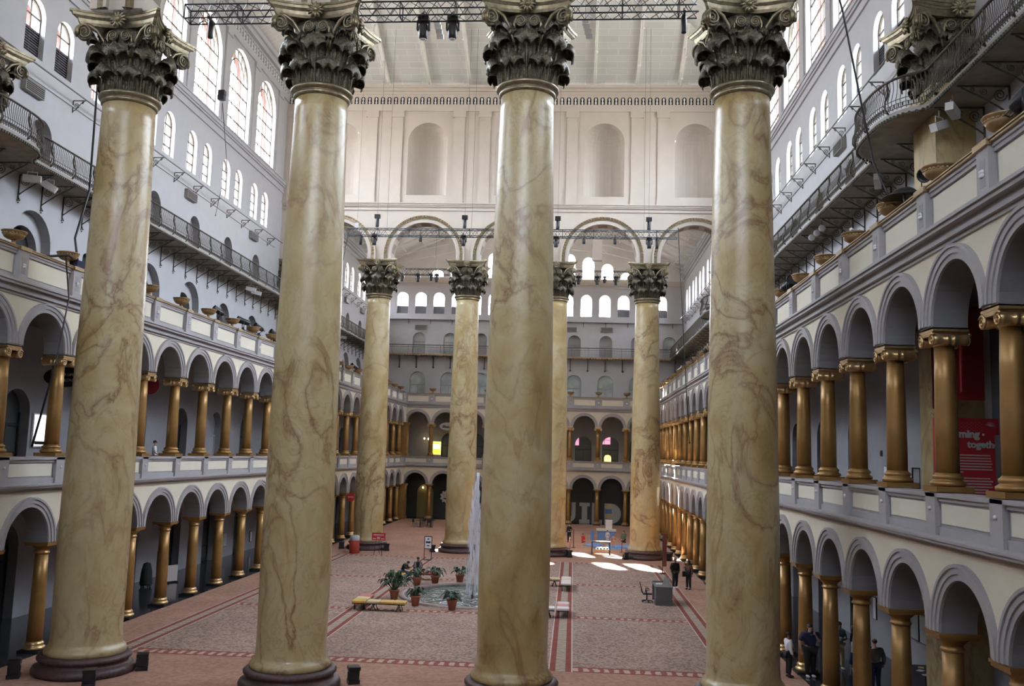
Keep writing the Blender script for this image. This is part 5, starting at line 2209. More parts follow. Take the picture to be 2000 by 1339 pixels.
ux = [(3.15 + .35 * 0, .02)]
arc_u = [(2.55 + 1.0 * math.cos(a), .9 + .88 * math.sin(a)) for a in [-PI * i / 14 for i in range(15)]]
letter('letter_u', [[(3.55, H), (3.05, H)] + [(2.55 + .5 * math.cos(-PI * i / 10), .9 + .4 * math.sin(-PI * i / 10)) for i in range(11)] + [(2.05, H), (1.55, H)] + arc_u[::-1]])
letter('letter_i', [[(4.0, 0), (5.25, 0), (5.25, .42), (4.95, .42), (4.95, H - .42), (5.25, H - .42), (5.25, H), (4.0, H), (4.0, H - .42), (4.3, H - .42), (4.3, .42), (4.0, .42)]])
letter('letter_l', [[(5.5, 0), (6.75, 0), (6.75, .45), (5.98, .45), (5.98, H), (5.5, H)]])
letter('letter_d', [[(7.0, 0), (7.75, 0)] + [(7.75 + 1.25 * math.sin(PI * i / 20), H / 2 - H / 2 * math.cos(PI * i / 20)) for i in range(1, 20)] + [(7.75, H), (7.0, H)]])
mb = MB()
mb.box(7.08, -.14, .7, 8.0, -.12, 2.3)
mb.box(7.06, -.15, 1.2, 7.9, -.13, 1.75, 1)
mb.build('print_picture', ['cushion_pale', 'foam_blue'], t)
t = thing('wall_graphic', 'white scalloped wall graphic beside the end doorway', 'graphic', (-12.35, 112.68, 2.6))
d = MB()
d.poly([((.55 + .09 * math.cos(9 * 2 * PI * i / 72)) * math.cos(2 * PI * i / 72), 0, (.68 + .09 * math.cos(9 * 2 * PI * i / 72)) * math.sin(2 * PI * i / 72)) for i in range(72)], (0, -1, 0), .03)
d.build('white_shape', 'white_paint', t)
d = MB()
for x, z in ((-.2, .25), (.2, .25)):
    d.ball((x, -.035, z), (.06, .01, .06), 8, 5)
d.box(-.2, -.045, -.3, .2, -.03, -.16)
d.build('dark_spots', 'black', t)
t = thing('wall_poster', 'small white poster low on the black wall beside the fountain column', 'poster', (-11.75, 112.66, 1.3))
d = MB()
d.box(-.5, 0, 0, .5, .03, .85)
d.build('sheet', 'white_paint', t)
d = MB()
d.lathe([(.15, 0), (.15, .012)], 16, (-.2, -.002, .45), 0, None)
d.box(.05, -.012, .3, .4, 0, .55)
d.build('print', 'vent_grey', t)
t = thing('lit_doorway', 'orange lit doorway at the edge of the fountain column', 'doorway', (-10.75, 112.66, 0))
d = MB()
d.poly([(-.5, 0, 0)] + [(a, 0, z) for a, z in arc(0, .5, 2.8, 10)] + [(.5, 0, 0)], (0, -1, 0), .02)
d.build('opening', 'orange_glow', t)
d = MB()
d.tube([(-.5, -.03, 0)] + [(a, -.03, z) for a, z in arc(0, .5, 2.8, 10)] + [(.5, -.03, 0)], .05, 4)
d.build('frame', 'black', t)
# olive room behind the first end bay
w = MB()
w.box(-17.2, YW - .62, 0, -13.0, YW - .5, 6.1)
struct(w.build('wall_exhibition_doorway', 'black_wall'))
w = MB()
w.poly([(-15.95, YW - .64, 0)] + [(a, YW - .64, z) for a, z in arc(-14.95, 1.0, 3.0, 16)] + [(-13.95, YW - .64, 0)], (0, -1, 0), .02)
struct(w.build('door_exhibition', 'olive_wall'))

# ------------------------------------------------------------ floor furniture
t = thing('reception_desk', 'dark grey speckled reception desk beside the office chair', 'desk', (8.25, 53.3, 0))
d = MB()
d.box(-.46, -1.05, 0, .46, -.35, .97)
d.box(-.46, -.35, .9, -.3, 1.1, .97)
d.box(.3, -.35, 0, .46, 1.1, .97)
d.box(-.46, 1.04, 0, .46, 1.1, 1.05)
d.build('carcass', 'desk_grey', t)
d = MB()
d.box(-.5, -1.1, .97, .5, -.3, 1.01)
d.box(-.5, -.3, .97, .5, 1.1, 1.0)
d.build('worktop', 'desk_grey', t)
for (x, y, l) in ((8.1, 53.5, 'white paper sheets on the reception desk'),):
    t = thing('paper_sheet', l, 'paper', (x, y, 1.0))
    d = MB()
    d.box(-.2, -.25, 0, .12, .2, .012)
    d.build('sheet', 'white_paint', t)
    d = MB()
    d.box(-.1, -.15, .012, .18, .25, .02)
    d.build('top_sheet', 'cushion_white', t)
for i, (x, y) in enumerate(((8.5, 53.25), (8.58, 53.6), (8.45, 54.0))):
    t = thing('acrylic_stand', 'clear acrylic leaflet stand on the desk, %s from the front' % ORD[i + 1], 'stand', (x, y, 1.0), .3 * i)
    d = MB()
    d.box(-.1, -.02, 0, .1, .0, .32)
    d.build('sheet', 'letter_grey', t)
    d = MB()
    d.box(-.1, -.09, 0, .1, .05, .02)
    d.build('base', 'letter_grey', t)
t = thing('office_chair', 'black office chair with mesh back at the reception desk', 'chair', (7.4, 53.3, 0), 0)
d = MB()
d.box(-.24, -.25, .44, .26, .25, .52)
d.build('seat', 'black', t)
d = MB()
d.poly([(-.24, -.22, .58), (-.24, .22, .58), (-.40, .2, 1.1), (-.40, -.2, 1.1)], (-1, 0, .2), .04)
d.tube([(-.2, 0, .46), (-.3, 0, .6), (-.33, 0, .8)], .03, 5)
d.build('backrest', 'black', t)
for s in (-1, 1):
    d = MB()
    d.tube([(-.05, s * .28, .46), (-.05, s * .3, .7), (.15, s * .3, .72)], .025, 5)
    d.build('armrest', 'black', t)
d = MB()
d.tube([(0, 0, .1), (0, 0, .45)], .035, 6)
d.build('gas_post', 'black_metal', t)
for i in range(5):
    a = 2 * PI * i / 5
    d = MB()
    d.tube([(0, 0, .12), (.3 * math.cos(a), .3 * math.sin(a), .08)], .025, 5)
    d.ball((.3 * math.cos(a), .3 * math.sin(a), .035), .035, 6, 5)
    d.build('leg', 'black_metal', t)

t = thing('easel_sign', 'red notice board on a black easel in front of the far column', 'sign', (-11.75, 71.4, 0))
d = MB()
d.box(-.53, -.02, 1.13, .53, .02, 1.68)
d.build('board', 'sign_red', t)
d = MB()
for z, w_ in ((1.5, .8), (1.32, .22), (1.22, .22)):
    d.box(-w_ / 2, -.026, z, w_ / 2, -.02, z + .05)
d.box(-.45, -.026, 1.22, -.2, -.02, 1.26)
d.box(.2, -.026, 1.22, .45, -.02, 1.26)
d.build('print_lettering', 'white_paint', t)
for (p, q) in (((-.32, 0, 0), (-.12, .04, 1.75)), ((.3, 0, 0), (.12, .04, 1.75)), ((0, .5, 0), (0, .06, 1.8))):
    d = MB()
    d.tube([p, q], .02, 5)
    d.build('leg', 'black_metal', t)
t = thing('poster_stand', 'black framed white poster stand behind the sitters', 'sign', (-7.58, 69.5, 0))
d = MB()
for s in (-1, 1):
    d.box(s * .27 - .025, -.03, 0, s * .27 + .025, .03, 1.72)
d.box(-.27, -.03, 1.68, .27, .03, 1.74)
d.box(-.27, -.03, .8, .27, .03, .84)
d.build('frame', 'black_metal', t)
d = MB()
d.box(-.245, -.015, .84, .245, .015, 1.68)
d.build('poster', 'white_paint', t)
d = MB()
for z, w_, h in ((1.48, .14, .08), (1.22, .36, .14), (1.0, .2, .07)):
    d.box(-w_ / 2, -.022, z, w_ / 2, -.015, z + h)
d.build('print_lettering', 'black', t)
d = MB()
d.box(-.32, -.25, 0, .32, .25, .03)
d.build('base', 'black_metal', t)
t = thing('litter_bin', 'tall red litter bin with grey top beside the far column', 'bin', (-13.75, 72.0, 0), .15)
d = MB()
d.lathe([(.36, 0), (.38, .02), (.4, .95), (.38, 1.0)], 8)
d.build('body', 'bin_red', t)
d = MB()
d.lathe([(.36, 1.0), (.37, 1.02), (.37, 1.32), (.3, 1.38), (0, 1.4)], 8)
d.build('lid', 'letter_grey', t)

# floor uplights round the giant columns
ul1, ul2, ul3 = MB(), MB(), MB()
ul1.box(-.17, -.2, .16, .17, .2, .5)
ul1.box(-.2, -.23, .46, .2, .23, .58)
ul1 = ul1.mesh('lamp_case', 'black_metal')
ul2.tube([(-.19, 0, .4), (-.19, 0, .05), (.19, 0, .05), (.19, 0, .4)], .025, 5)
ul2.box(-.2, -.2, 0, .2, .2, .14)
ul2 = ul2.mesh('yoke', 'black_metal')
UPL = [(-15.75, 31.2, 'the first near column, on its wall side'), (-12.75, 30.55, 'the front of the first near column'), (-12.15, 33.1, 'the first near column, on its carpet side'), (-4.35, 32.6, 'the second near column'), (-11.75, 74.6, 'the far column behind the red easel sign'), (-15.5, 74.9, 'the far column behind the red bin'), (-8.05, 74.9, 'the far column behind the fountain jet'),
       (2.95, 74.6, 'the mostly hidden far column'), (7.4, 74.5, 'the far column by the play mats'), (10.8, 74.7, 'the far column on the banner side'), (11.0, 75.9, 'the far banner side column, back one')]
for x, y, w_ in UPL:
    t = thing('floor_uplight', 'small black uplight on the floor beside ' + w_, 'uplight', (x, y, 0), .4)
    link(ul1, 'lamp_case', t)
    link(ul2, 'yoke', t)

# banner pole and posts
t = thing('pole_banner', 'narrow dark red pole banner standing on the striped carpet band', 'banner', (9.6, 66.4, 0))
d = MB()
d.box(-.05, -.03, .5, .2, .03, 2.75)
d.build('cloth', 'post_red', t)
d = MB()
d.tube([(-.08, 0, 0), (-.08, 0, 2.8)], .025, 5)
d.lathe([(.22, 0), (.22, .03), (.05, .05)], 12, (-.08, 0, 0))
d.build('stand', 'black_metal', t)
for i, (x, y, h, l) in enumerate(((3.0, 79.1, 1.15, 'dark post stand beside the half hidden far column, front one'), (3.3, 82.4, 1.6, 'dark red tall post beside the half hidden far column'), (7.4, 79.9, 1.05, 'dark post stand in front of the blue play mats'))):
    t = thing('post_stand', l, 'post', (x, y, 0))
    d = MB()
    d.tube([(0, 0, .02), (0, 0, h)], .035, 6)
    d.build('post', 'post_red', t)
    d = MB()
    d.lathe([(.2, 0), (.2, .03), (.05, .06)], 12)
    d.build('base', 'black_metal', t)

# play area
for i, (pts, l) in enumerate((([(4.2, 85.0), (5.2, 87.6), (6.2, 86.2), (5.4, 83.9)], 'blue play mat lying beside the kneeling child'), ([(6.1, 83.2), (8.6, 83.6), (8.4, 86.4), (6.4, 86.0)], 'blue play mat under the toddler'), ([(6.3, 82.2), (7.4, 82.0), (7.5, 83.0), (6.4, 83.1)], 'small blue play mat in front of the toddler'))):
    d = MB()
    d.poly([(x, y, .001) for x, y in pts], (0, 0, 1), .05)
    tag(d.build('play_mat', 'mat_blue'), l, 'mat', None)
t = thing('foam_block', 'large blue foam block with a white top in the play area', 'block', (6.5, 92, 0))
d = MB()
d.box(-.85, -.5, 0, .85, .5, .8)
d.build('body', 'foam_blue', t)
d = MB()
d.box(-.95, -.6, .8, .95, .6, .98)
d.build('top', 'white_paint', t)
t = thing('foam_block', 'tall white block standing on the large blue foam block', 'block', (6.75, 92.2, .98))
d = MB()
d.box(-.32, -.3, 0, .32, .3, .8)
d.build('body', 'white_paint', t)
d = MB()
d.box(-.34, -.32, .8, .34, .32, .86)
d.build('cap', 'lens_white', t)
t = thing('foam_roll', 'blue standing foam roll beside the large blue foam block', 'roll', (5.1, 90.5, 0))
d = MB()
d.lathe([(.16, 0), (.17, .02), (.17, .85), (.16, .87)], 14)
d.build('body', 'foam_blue', t)
d = MB()
d.lathe([(.08, .87), (.08, .885)], 10)
d.build('core', 'cloth_navy', t)
t = thing('display_table', 'dark framed display table with a lower shelf before the play mats', 'table', (5.55, 78.0, 0))
d = MB()
d.box(-.78, -.35, .98, .78, .35, 1.04)
d.build('table_top', 'truss_metal', t)
d = MB()
d.box(-.7, -.3, .3, .7, .3, .42)
d.build('shelf_board', 'cushion_pale', t)
d = MB()
for i in range(5):
    d.box(-.6 + .26 * i, -.2, .42, -.42 + .26 * i, .1, .55)
d.build('shelf_lining', 'foam_blue', t)
for sx in (-1, 1):
    for sy in (-1, 1):
        d = MB()
        d.box(sx * .72 - .05, sy * .3 - .05, 0, sx * .72 + .05, sy * .3 + .05, .98)
        d.build('leg', 'truss_metal', t)

# cafe tables and chairs near the end wall
CTB, CTL, CCH = MB(), MB(), []
CTB.lathe([(.45, .72), (.46, .74), (.45, .76), (0, .76)], 18)
CTB = CTB.mesh('table_top', 'black')
CTL.tube([(0, 0, .02), (0, 0, .72)], .04, 6)
CTL.lathe([(.26, 0), (.26, .03), (.04, .06)], 12)
CTL = CTL.mesh('pedestal', 'black_metal')
for nm, f in (('seat', lambda m: m.box(-.2, -.2, .43, .2, .2, .46)), ('backrest', lambda m: m.box(-.2, .18, .55, .2, .21, .86))):
    q = MB()
    f(q)
    CCH.append((q.mesh(nm, 'black'), nm))
for sx in (-1, 1):
    for sy in (-1, 1):
        q = MB()
        q.tube([(sx * .19, sy * .19, 0), (sx * .18, sy * .18, .86 if sy > 0 else .44)], .014, 4)
        CCH.append((q.mesh('leg', 'black_metal'), 'leg'))
for i, (x, y) in enumerate(((-13.0, 98.6), (-11.9, 98.9), (-12.6, 101.0))):
    t = thing('cafe_table', 'small round black cafe table near the end wall, %s' % ('closest to the gold corner pier', 'closest to the fountain column', 'furthest back')[i], 'table', (x, y, 0), 0, 'cafe tables')
    link(CTB, 'table_top', t)
    link(CTL, 'pedestal', t)
    for j in range(2):
        a = 1.2 + j * 2.6 + i * .8
        c = thing('cafe_chair', 'black cafe chair near the end wall, %s at the %s table' % (('first', 'second')[j], ('corner pier', 'fountain side', 'rear')[i]), 'chair', (x + .65 * math.cos(a), y + .65 * math.sin(a), 0), a - PI / 2, 'cafe chairs')
        for me, nm in CCH:
            link(me, nm, c)
# leaflet table under the arcade
t = thing('leaflet_table', 'black draped leaflet table under the banner side arcade', 'table', (15.85, 34.9, 0))
d = MB()
d.box(-.4, -1.0, 0, .4, 1.0, .74)
d.build('drape', 'cloth_black', t)
d = MB()
d.box(-.42, -1.02, .74, .42, 1.02, .77)
d.build('table_top', 'cloth_black', t)
for i, (x, y, m) in enumerate(((15.6, 34.2, 'cushion_white'), (15.9, 34.5, 'cushion_yellow'), (15.65, 34.9, 'cushion_white'), (15.85, 35.4, 'cushion_pale'))):
    d = MB()
    d.box(-.13, -.1, 0, .13, .1, .02, 0, Matrix.Rotation(.4 * i, 4, 'Z'))
    o = d.build('leaflet', m)
    o.location = (x, y, .77)
    tag(o, 'leaflet pile on the black draped table, %s from the front' % ORD[i + 1], 'leaflet')
t = thing('table_sign', 'small white framed sign on the leaflet table', 'sign', (15.85, 34.05, .77), 0)
d = MB()
d.box(-.18, -.02, 0, .18, .0, .5)
d.build('frame', 'black', t)
d = MB()
d.box(-.15, -.03, .03, .15, -.02, .47)
d.build('sheet', 'white_paint', t)
# framed notices on the ground floor wall
for i, (y, l) in enumerate(((37.6, 'grey framed notice on the ground floor wall behind the suited man, first'), (36.7, 'grey framed notice on the ground floor wall behind the suited man, second'))):
    t = thing('wall_notice', l, 'notice', (WR - .03, y, 1.35))
    d = MB()
    d.box(-.03, -.4, 0, .02, .4, 1.1)
    d.build('frame', 'black', t)
    d = MB()
    d.box(-.04, -.36, .04, -.03, .36, 1.06)
    d.build('sheet', 'letter_grey', t)


# ------------------------------------------------------------ people
def skin_mesh(nm, verts, edges, m, parent, sub=1):
    me = bpy.data.meshes.new(nm)
    bm = bmesh.new()
    lay = bm.verts.layers.skin.verify()
    vs = []
    for i, (p, r) in enumerate(verts):
        v = bm.verts.new(p)
        r = r if isinstance(r, tuple) else (r, r)
        v[lay].radius = r
        v[lay].use_root = (i == 0)
        vs.append(v)
    for a, b in edges:
        bm.edges.new((vs[a], vs[b]))
    bm.to_mesh(me)
    bm.free()
    me.materials.append(MATS[m])
    o = link(me, nm, parent)
    s = o.modifiers.new('skin', 'SKIN')
    s.use_smooth_shade = True
    q = o.modifiers.new('sub', 'SUBSURF')
    q.levels = q.render_levels = sub
    return o


def hand_mesh(wrist, palm, m, parent):
    w, p = Vector(wrist), Vector(palm)
    d = (p - w).normalized()
    side = d.cross(Vector((0, 1, 0)))
    side = side.normalized() if side.length > .1 else Vector((1, 0, 0))
    nrm = d.cross(side).normalized()
    mb = MB()
    k = p + d * .045
    mb.tube([w, p - d * .01, k], [.026, .036, .034], 8)
    for i, L in enumerate((.062, .075, .07, .055)):
        b = k + side * (.027 - .018 * i) - d * .012
        mb.tube([b, b + d * L * .5, b + d * L * .82 + nrm * .014, b + d * L * .95 + nrm * .034], [.0095, .009, .0085, .006], 6)
    b = p + side * .03
    mb.tube([b - d * .02, b + side * .022 + d * .02, b + side * .026 + d * .05 + nrm * .01], [.011, .0105, .007], 6)
    mb.build('hand', m, parent)


def person(label, loc, rz, h=1.72, skin='skin_light', top='cloth_black', bottom='cloth_black', hair='hair_black', shoe='black', pose=None, sit=False, kneel=False, skirt=None, long_hair=False, short=False, width=1.0, cap=None):
    t = thing('person', label, 'person', loc, rz)
    k = h / 1.75
    J = dict(pel=(0, 0, .96), sp=(0, 0, 1.16), ch=(0, .0, 1.36), nb=(0, .01, 1.48), nk=(0, -.01, 1.55), h0=(0, -.03, 1.61), h1=(0, -.02, 1.69), h2=(0, -.01, 1.745))
    for s, n in ((-1, 'l'), (1, 'r')):
        J['sh' + n] = (s * .19 * width, .01, 1.43)
        J['el' + n] = (s * .25 * width, .04, 1.15)
        J['wr' + n] = (s * .26 * width, -.05, .92)
        J['hp' + n] = (s * .09 * width, 0, .92)
        J['kn' + n] = (s * .105, -.02, .50)
        J['an' + n] = (s * .11, .02, .09)
    if sit:
        for n in list(J):
            if n[:2] not in ('kn', 'an'):
                x, y, z = J[n]
                J[n] = (x, y, z - .40)
        for s, n in ((-1, 'l'), (1, 'r')):
            J['kn' + n] = (s * .11, -.44, .50)
            J['an' + n] = (s * .11, -.42, .09)
            J['el' + n] = (s * .25, -.02, .78)
            J['wr' + n] = (s * .13, -.27, .66)
    if kneel:
        for n in list(J):
            if n[:2] not in ('kn', 'an'):
                x, y, z = J[n]
                J[n] = (x, y - .1, z - .62)
        for s, n in ((-1, 'l'), (1, 'r')):
            J['kn' + n] = (s * .13, -.36, .12)
            J['an' + n] = (s * .12, .06, .08)
            J['el' + n] = (s * .24, -.2, .52)
            J['wr' + n] = (s * .12, -.36, .36)
    if pose:
        J.update(pose)
    J = {n: Vector(p) * k for n, p in J.items()}
    w = width * k
    names = ['pel', 'sp', 'ch', 'nb', 'nk', 'h0', 'h1', 'h2', 'shl', 'ell', 'wrl', 'shr', 'elr', 'wrr', 'hpl', 'knl', 'anl', 'hpr', 'knr', 'anr']
    cap_r = 1
    rad = dict(pel=(.13 * w, .10 * w), sp=(.125 * w, .095 * w), ch=(.15 * w, .10 * w), nb=(.08 * k, .065 * k), nk=.05 * k, h0=(.062 * k, .07 * k), h1=(.078 * k, .092 * k), h2=(.05 * k, .06 * k), sh=.055 * w, el=.041 * w, wr=.028 * k, hp=.085 * w, kn=.058 * w, an=.04 * k)
    R = lambda n: rad.get(n, rad.get(n[:2]))
    E = [('pel', 'sp'), ('sp', 'ch'), ('ch', 'nb'), ('nb', 'nk'), ('nk', 'h0'), ('h0', 'h1'), ('h1', 'h2'), ('ch', 'shl'), ('shl', 'ell'), ('ell', 'wrl'), ('ch', 'shr'), ('shr', 'elr'), ('elr', 'wrr'), ('pel', 'hpl'), ('hpl', 'knl'), ('knl', 'anl'), ('pel', 'hpr'), ('hpr', 'knr'), ('knr', 'anr')]

    def sub_skin(nm, keep, grow, m):
        idx = {n: i for i, n in enumerate(keep)}
        up = lambda r: tuple(q + grow * k for q in (r if isinstance(r, tuple) else (r, r)))
        return skin_mesh(nm, [(J[n], up(R(n))) for n in keep], [(idx[a], idx[b]) for a, b in E if a in idx and b in idx], m, t)
    skin_mesh('body', [(J[n], R(n)) for n in names], [(names.index(a), names.index(b)) for a, b in E], skin, t)
    arms = ['shl', 'ell', 'shr', 'elr'] + ([] if short else ['wrl', 'wrr'])
    J2 = dict(J)
    if short:
        for n in ('ell', 'elr'):
            J[n] = J['sh' + n[2]].lerp(J[n], .8)
    sub_skin('shirt', ['pel', 'sp', 'ch', 'nb'] + arms, .03 + .02 * max(0, width - 1), top)
    J = J2
    if not skirt:
        sub_skin('trousers', ['pel', 'hpl', 'knl', 'anl', 'hpr', 'knr', 'anr'], .028, bottom)
    else:
        mb = MB()
        c0, c1 = J['pel'] + Vector((0, 0, .05)), (J['knl'] + J['knr']) / 2
        c2 = (J['anl'] + J['anr']) / 2 + Vector((0, 0, .12))
        mb.tube([c0, c0.lerp(c1, .5), c1, c2], [.15 * w, .2 * w, .23 * w, .25 * w], 14)
        mb.build('skirt', skirt, t)
    for n in 'lr':
        d = J['wr' + n] - J['el' + n]
        d.normalize()
        hand_mesh(J['wr' + n], J['wr' + n] + d * .055 * k, skin, t)
        a = J['an' + n]
        mb = MB()
        mb.ball((a.x, a.y - .07 * k, .045 * k + a.z - .09 * k), (.05 * k, .14 * k, .05 * k), 10, 6)
        mb.build('shoe', shoe, t)
    hc = J['h1']
    f = MB()
    f.tube([hc + Vector((0, -.085, .0)) * k, hc + Vector((0, -.112, -.03)) * k, hc + Vector((0, -.088, -.042)) * k], [.008 * k, .014 * k, .01 * k], 6)
    for s in (-1, 1):
        f.ball(hc + Vector((s * .08, .01, -.01)) * k, (.012 * k, .022 * k, .032 * k), 8, 5)
    f.build('nose_and_ears', skin, t)
    f = MB()
    for s in (-1, 1):
        f.ball(hc + Vector((s * .032, -.085, .008)) * k, (.013 * k, .008 * k, .008 * k), 8, 5)
    f.box(*(hc + Vector((-.025, -.094, -.07)) * k), *(hc + Vector((.025, -.082, -.063)) * k))
    f.build('eyes_and_mouth', 'hair_black' if skin == 'skin_light' else 'black', t)
    hr = MB()
    hr.ball(hc + Vector((0, .018, .028)) * k, (.092 * k, .102 * k, .085 * k), 14, 9)
    if long_hair:
        hr.tube([hc + Vector((0, .05, .05)) * k, hc + Vector((0, .085, -.1)) * k, hc + Vector((0, .09, -.26)) * k], [.08 * k, .09 * k, .05 * k], 10)
    hr.build('hair', hair, t)
    if cap:
        c = MB()
        c.ball(hc + Vector((0, .01, .045)) * k, (.1 * k, .108 * k, .078 * k), 14, 8)
        c.box(*(hc + Vector((-.07, -.19, .04)) * k), *(hc + Vector((.07, -.08, .055)) * k))
        c.build('cap', cap, t)
    return t


person('standing person in a black jacket, cap and white shoes beside the pole banner', (9.62, 59.3, 0), .5, 1.82, 'skin_dark', 'cloth_black', 'cloth_black', shoe='white_paint', width=1.12, cap='cloth_grey', pose=dict(ell=(-.29, .05, 1.18), wrl=(-.2, -.12, 1.0), elr=(.29, .05, 1.18), wrr=(.2, -.12, 1.0)))
t = person('standing person in a dark coat with a bag and scarf beside the gold columns', (10.42, 59.0, 0), -.7, 1.74, 'skin_dark', 'cloth_brown', 'cloth_black', long_hair=True, pose=dict(ell=(-.24, -.02, 1.17), wrl=(-.12, -.2, 1.2)))
for (nm, c, r_, m) in (('scarf', (0, -.02, 1.5), (.12, .1, .06), 'cloth_brown'), ('coat_skirt', (0, 0, .98), (.2, .15, .3), 'cloth_black')):
    d = MB()
    d.ball(c, r_, 12, 8)
    d.build(nm, m, t)
t = thing('shoulder_bag', 'dark shoulder bag with a pale tag held by the person in the dark coat', 'bag', (10.12, 58.9, .78), .3)
d = MB()
d.box(-.1, -.05, 0, .1, .05, .32)
d.build('body', 'cloth_black', t)
d = MB()
d.tube([(-.08, 0, .32), (-.03, 0, .62), (.05, 0, .62), (.08, 0, .32)], .012, 4)
d.build('strap', 'cloth_black', t)
d = MB()
d.box(-.09, -.055, .36, .06, -.045, .5)
d.build('tag', 'cloth_white', t)

person('person in a white shirt and black trousers standing at the carpet edge', (11.38, 36.5, 0), 1.75, 1.62, 'skin_dark', 'cloth_white', 'cloth_black', width=1.15, pose=dict(elr=(.25, -.02, 1.14), wrr=(.16, -.2, 1.08)))
person('heavy person in a navy shirt with hand on chin beside the gold column base', (12.2, 36.6, 0), .25, 1.92, 'skin_light', 'cloth_navy', 'cloth_black', shoe='white_paint', width=1.4, short=True, pose=dict(elr=(.3, -.12, 1.2), wrr=(.1, -.2, 1.46)))
person('person in a teal top with folded arms and pale trousers under the arcade', (13.75, 38.2, 0), .3, 1.78, 'skin_light', 'cloth_teal', 'cushion_pale', hair='hair_brown', shoe='white_paint', long_hair=True, pose=dict(ell=(-.24, -.06, 1.16), wrl=(.05, -.2, 1.2), elr=(.24, -.06, 1.16), wrr=(-.05, -.21, 1.17)))
person('person in black behind a gold column holding a white bag under the arcade', (14.35, 38.3, 0), .9, 1.66, 'skin_dark', 'cloth_black', 'cloth_black', shoe='white_paint', skirt='cloth_blue', long_hair=True)
t = thing('tote_bag', 'white tote bag hanging between two gold columns under the arcade', 'bag', (14.28, 37.95, .72), .2)
d = MB()
d.box(-.16, -.05, 0, .16, .05, .4)
d.build('body', 'cloth_white', t)
for s in (-1, 1):
    d = MB()
    d.tube([(-.1, s * .045, .4), (-.06, s * .04, .62), (.06, s * .04, .62), (.1, s * .045, .4)], .01, 4)
    d.build('handle', 'cloth_white', t)
person('person in a dark grey suit seen from behind under the arcade', (14.0, 34.7, 0), PI + .15, 1.8, 'skin_light', 'cloth_grey', 'denim', hair='hair_brown', width=1.25, pose=dict(elr=(.27, -.05, 1.16), wrr=(.18, -.22, 1.05)))
t = person('person in black bending over a phone on the yellow bench', (-7.45, 58.3, 0), 1.35, 1.72, 'skin_light', 'cloth_black', 'denim', sit=True, pose=dict(sp=(0, -.06, .76), ch=(0, -.18, .93), nb=(0, -.26, 1.02), nk=(0, -.32, 1.06), h0=(0, -.37, 1.07), h1=(0, -.43, 1.11), h2=(0, -.45, 1.17), shl=(-.19, -.2, .99), shr=(.19, -.2, .99), ell=(-.22, -.34, .76), elr=(.22, -.34, .76), wrl=(-.06, -.52, .86), wrr=(.06, -.52, .86)))
t = person('person in a grey cardigan and patterned skirt sitting at the red bench end', (-6.55, 58.85, 0), .1, 1.75, 'skin_dark', 'cloth_black', 'cloth_black', sit=True, skirt='skirt_print')
d = MB()
for s in (-1, 1):
    d.tube([(s * .14, -.02, 1.06), (s * .18, -.08, .8), (s * .2, -.1, .52)], [.07, .09, .1], 8)
d.build('cardigan', 'cloth_grey', t)
t = thing('handbag', 'small black bag on the red bench behind the fountain', 'bag', (-6.25, 58.9, .5), .2)
d = MB()
d.box(-.14, -.08, 0, .14, .08, .16)
d.build('body', 'cloth_black', t)
d = MB()
d.tube([(-.08, 0, .16), (0, 0, .24), (.08, 0, .16)], .01, 4)
d.build('handle', 'cloth_black', t)
d = MB()
d.ball((0, 0, .06), (.16, .1, .07), 10, 6)
o = d.build('paper_bag', 'cloth_white')
o.location = (-5.85, 58.9, .5)
tag(o, 'crumpled white bag on the red bench behind the fountain', 'bag')
person('person in a white t-shirt on the second floor behind the parapet, oval-sign side', (-18.6, 46.7, 6.42), 1.9, 1.74, 'skin_light', 'cloth_white', 'cloth_grey', short=True, pose=dict(elr=(.24, -.05, 1.16), wrr=(.18, -.25, 1.08), ell=(-.24, -.05, 1.16), wrl=(-.18, -.25, 1.08)))
t = thing('camera_bag', 'small black bag at the parapet in front of the person in white', 'bag', (-18.0, 45.9, 6.9))
d = MB()
d.box(-.16, -.14, 0, .16, .14, .34)
d.build('body', 'cloth_black', t)
d = MB()
d.tube([(-.1, 0, .34), (0, 0, .5), (.1, 0, .34)], .015, 5)
d.build('strap', 'cloth_black', t)
d = MB()
d.box(-.25, -.22, -.48, .25, .22, 0)
d.build('trolley', 'black_metal', t)
person('child in red kneeling on the floor beside the blue play mat', (4.15, 87.6, 0), .6, 1.25, 'skin_light', 'cloth_red', 'cloth_red', kneel=True)
person('toddler in orange standing on the blue play mat', (6.85, 83.6, .051), .2, 1.1, 'skin_light', 'cloth_orange', 'cloth_orange', hair='hair_brown', pose=dict(ell=(-.3, 0, 1.25), wrl=(-.42, -.05, 1.15), elr=(.3, 0, 1.25), wrr=(.44, -.05, 1.18)))
person('child in white standing behind the toddler in orange', (6.45, 87.4, 0), -.3, 1.2, 'skin_light', 'cloth_white', 'cloth_white')
person('person in green kneeling at the edge of the play mats', (8.1, 88.9, 0), -.5, 1.68, 'skin_light', 'cloth_green', 'cloth_black', hair='hair_brown', kneel=True, long_hair=True)
person('person in dark clothes standing beside the half hidden far column', (2.9, 87.5, 0), -.4, 1.7, 'skin_light', 'cloth_black', 'cloth_black', pose=dict(elr=(.26, -.05, 1.16), wrr=(.3, -.25, 1.2)))

# dark exhibition wall behind the red panel
w = MB()
w.box(16.1, 17, 6.41, 16.3, 29.6, 13.28)
w.box(13.2, 17.2, 6.41, 16.1, 17.4, 13.28)
struct(w.build('wall_exhibition_gallery', 'black_wall'))
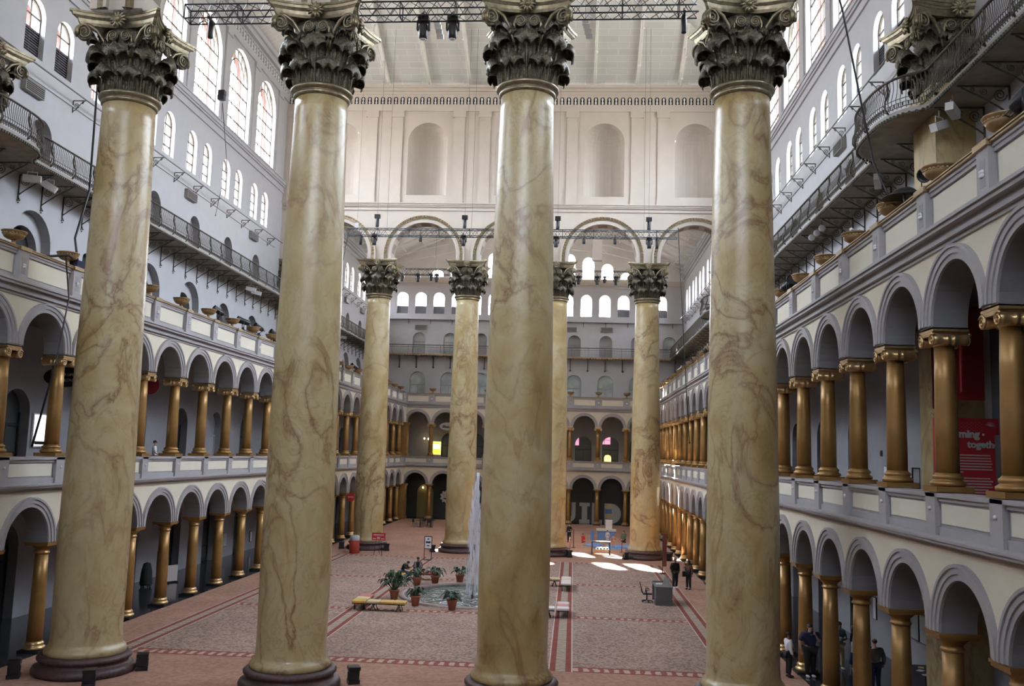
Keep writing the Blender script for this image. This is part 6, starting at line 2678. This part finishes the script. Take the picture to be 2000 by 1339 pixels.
# small things along the galleries
t = thing('info_stand', 'slim lit information stand at the parapet beside the marble pier, second floor', 'sign', (15.9, 35.6, 6.42), .2)
d = MB()
d.box(-.16, -.03, .75, .16, .03, 1.55)
d.box(-.04, -.03, 0, .04, .03, .75)
d.box(-.2, -.15, 0, .2, .15, .03)
d.build('stand', 'black', t)
d = MB()
d.box(-.12, -.04, .8, .12, -.03, 1.5)
d.build('screen_face', 'lens_white', t)
for (X, y, z, w_, h, sg, m, l) in ((WR, 40.6, 7.2, .42, .8, 1, 'white_paint', 'white wall notice behind the second floor columns, banner side'), (WR, 41.2, 8.4, .2, .25, 1, 'black', 'small dark wall box above the white notice, banner side'), (WL, 55.9, .45, .55, 1.05, -1, 'black', 'black wall poster on the ground floor, oval-sign side'), (WL, 66.5, .75, .7, 1.0, -1, 'letter_grey', 'pale wall notice on the ground floor, oval-sign side'), (WL, 72.0, .6, .4, .8, -1, 'white_paint', 'white narrow wall notice on the ground floor, oval-sign side'),
                                    (WR, 42.4, 1.3, .4, .95, 1, 'white_paint', 'white narrow notice behind the folded-arms person, ground floor')):
    t = thing('wall_notice', l, 'notice', (X - sg * .03, y, z), 0)
    d = MB()
    d.box(-.02, -w_ / 2, 0, .025, w_ / 2, h)
    d.build('frame', 'black' if m != 'black' else 'desk_grey', t)
    d = MB()
    d.box(-.03 * sg - .005, -w_ / 2 + .03, .03, -.03 * sg + .005, w_ / 2 - .03, h - .03)
    d.build('sheet', m, t)
t = thing('display_board', 'cream display board standing on the dark floor behind the columns', 'board', (-20.2, 53.6, 0), 1.0)
d = MB()
d.box(-.35, -.03, .08, .35, .03, 1.0)
d.build('board', 'cushion_white', t)
d = MB()
for q in (-1, 1):
    d.box(q * .3 - .03, -.2, 0, q * .3 + .03, .2, .08)
d.build('feet', 'black', t)
t = thing('covered_cart', 'black covered cart on the dark floor beside the cream board', 'cart', (-20.8, 51.6, 0), .2)
d = MB()
d.lathe([(.34, .12), (.36, .2), (.3, .9), (.2, 1.3), (0, 1.38)], 10)
d.build('cover', 'cloth_black', t)
for a in range(4):
    d = MB()
    d.ball((.26 * math.cos(a * PI / 2 + .7), .26 * math.sin(a * PI / 2 + .7), .06), .06, 8, 6)
    d.build('wheel', 'black', t)
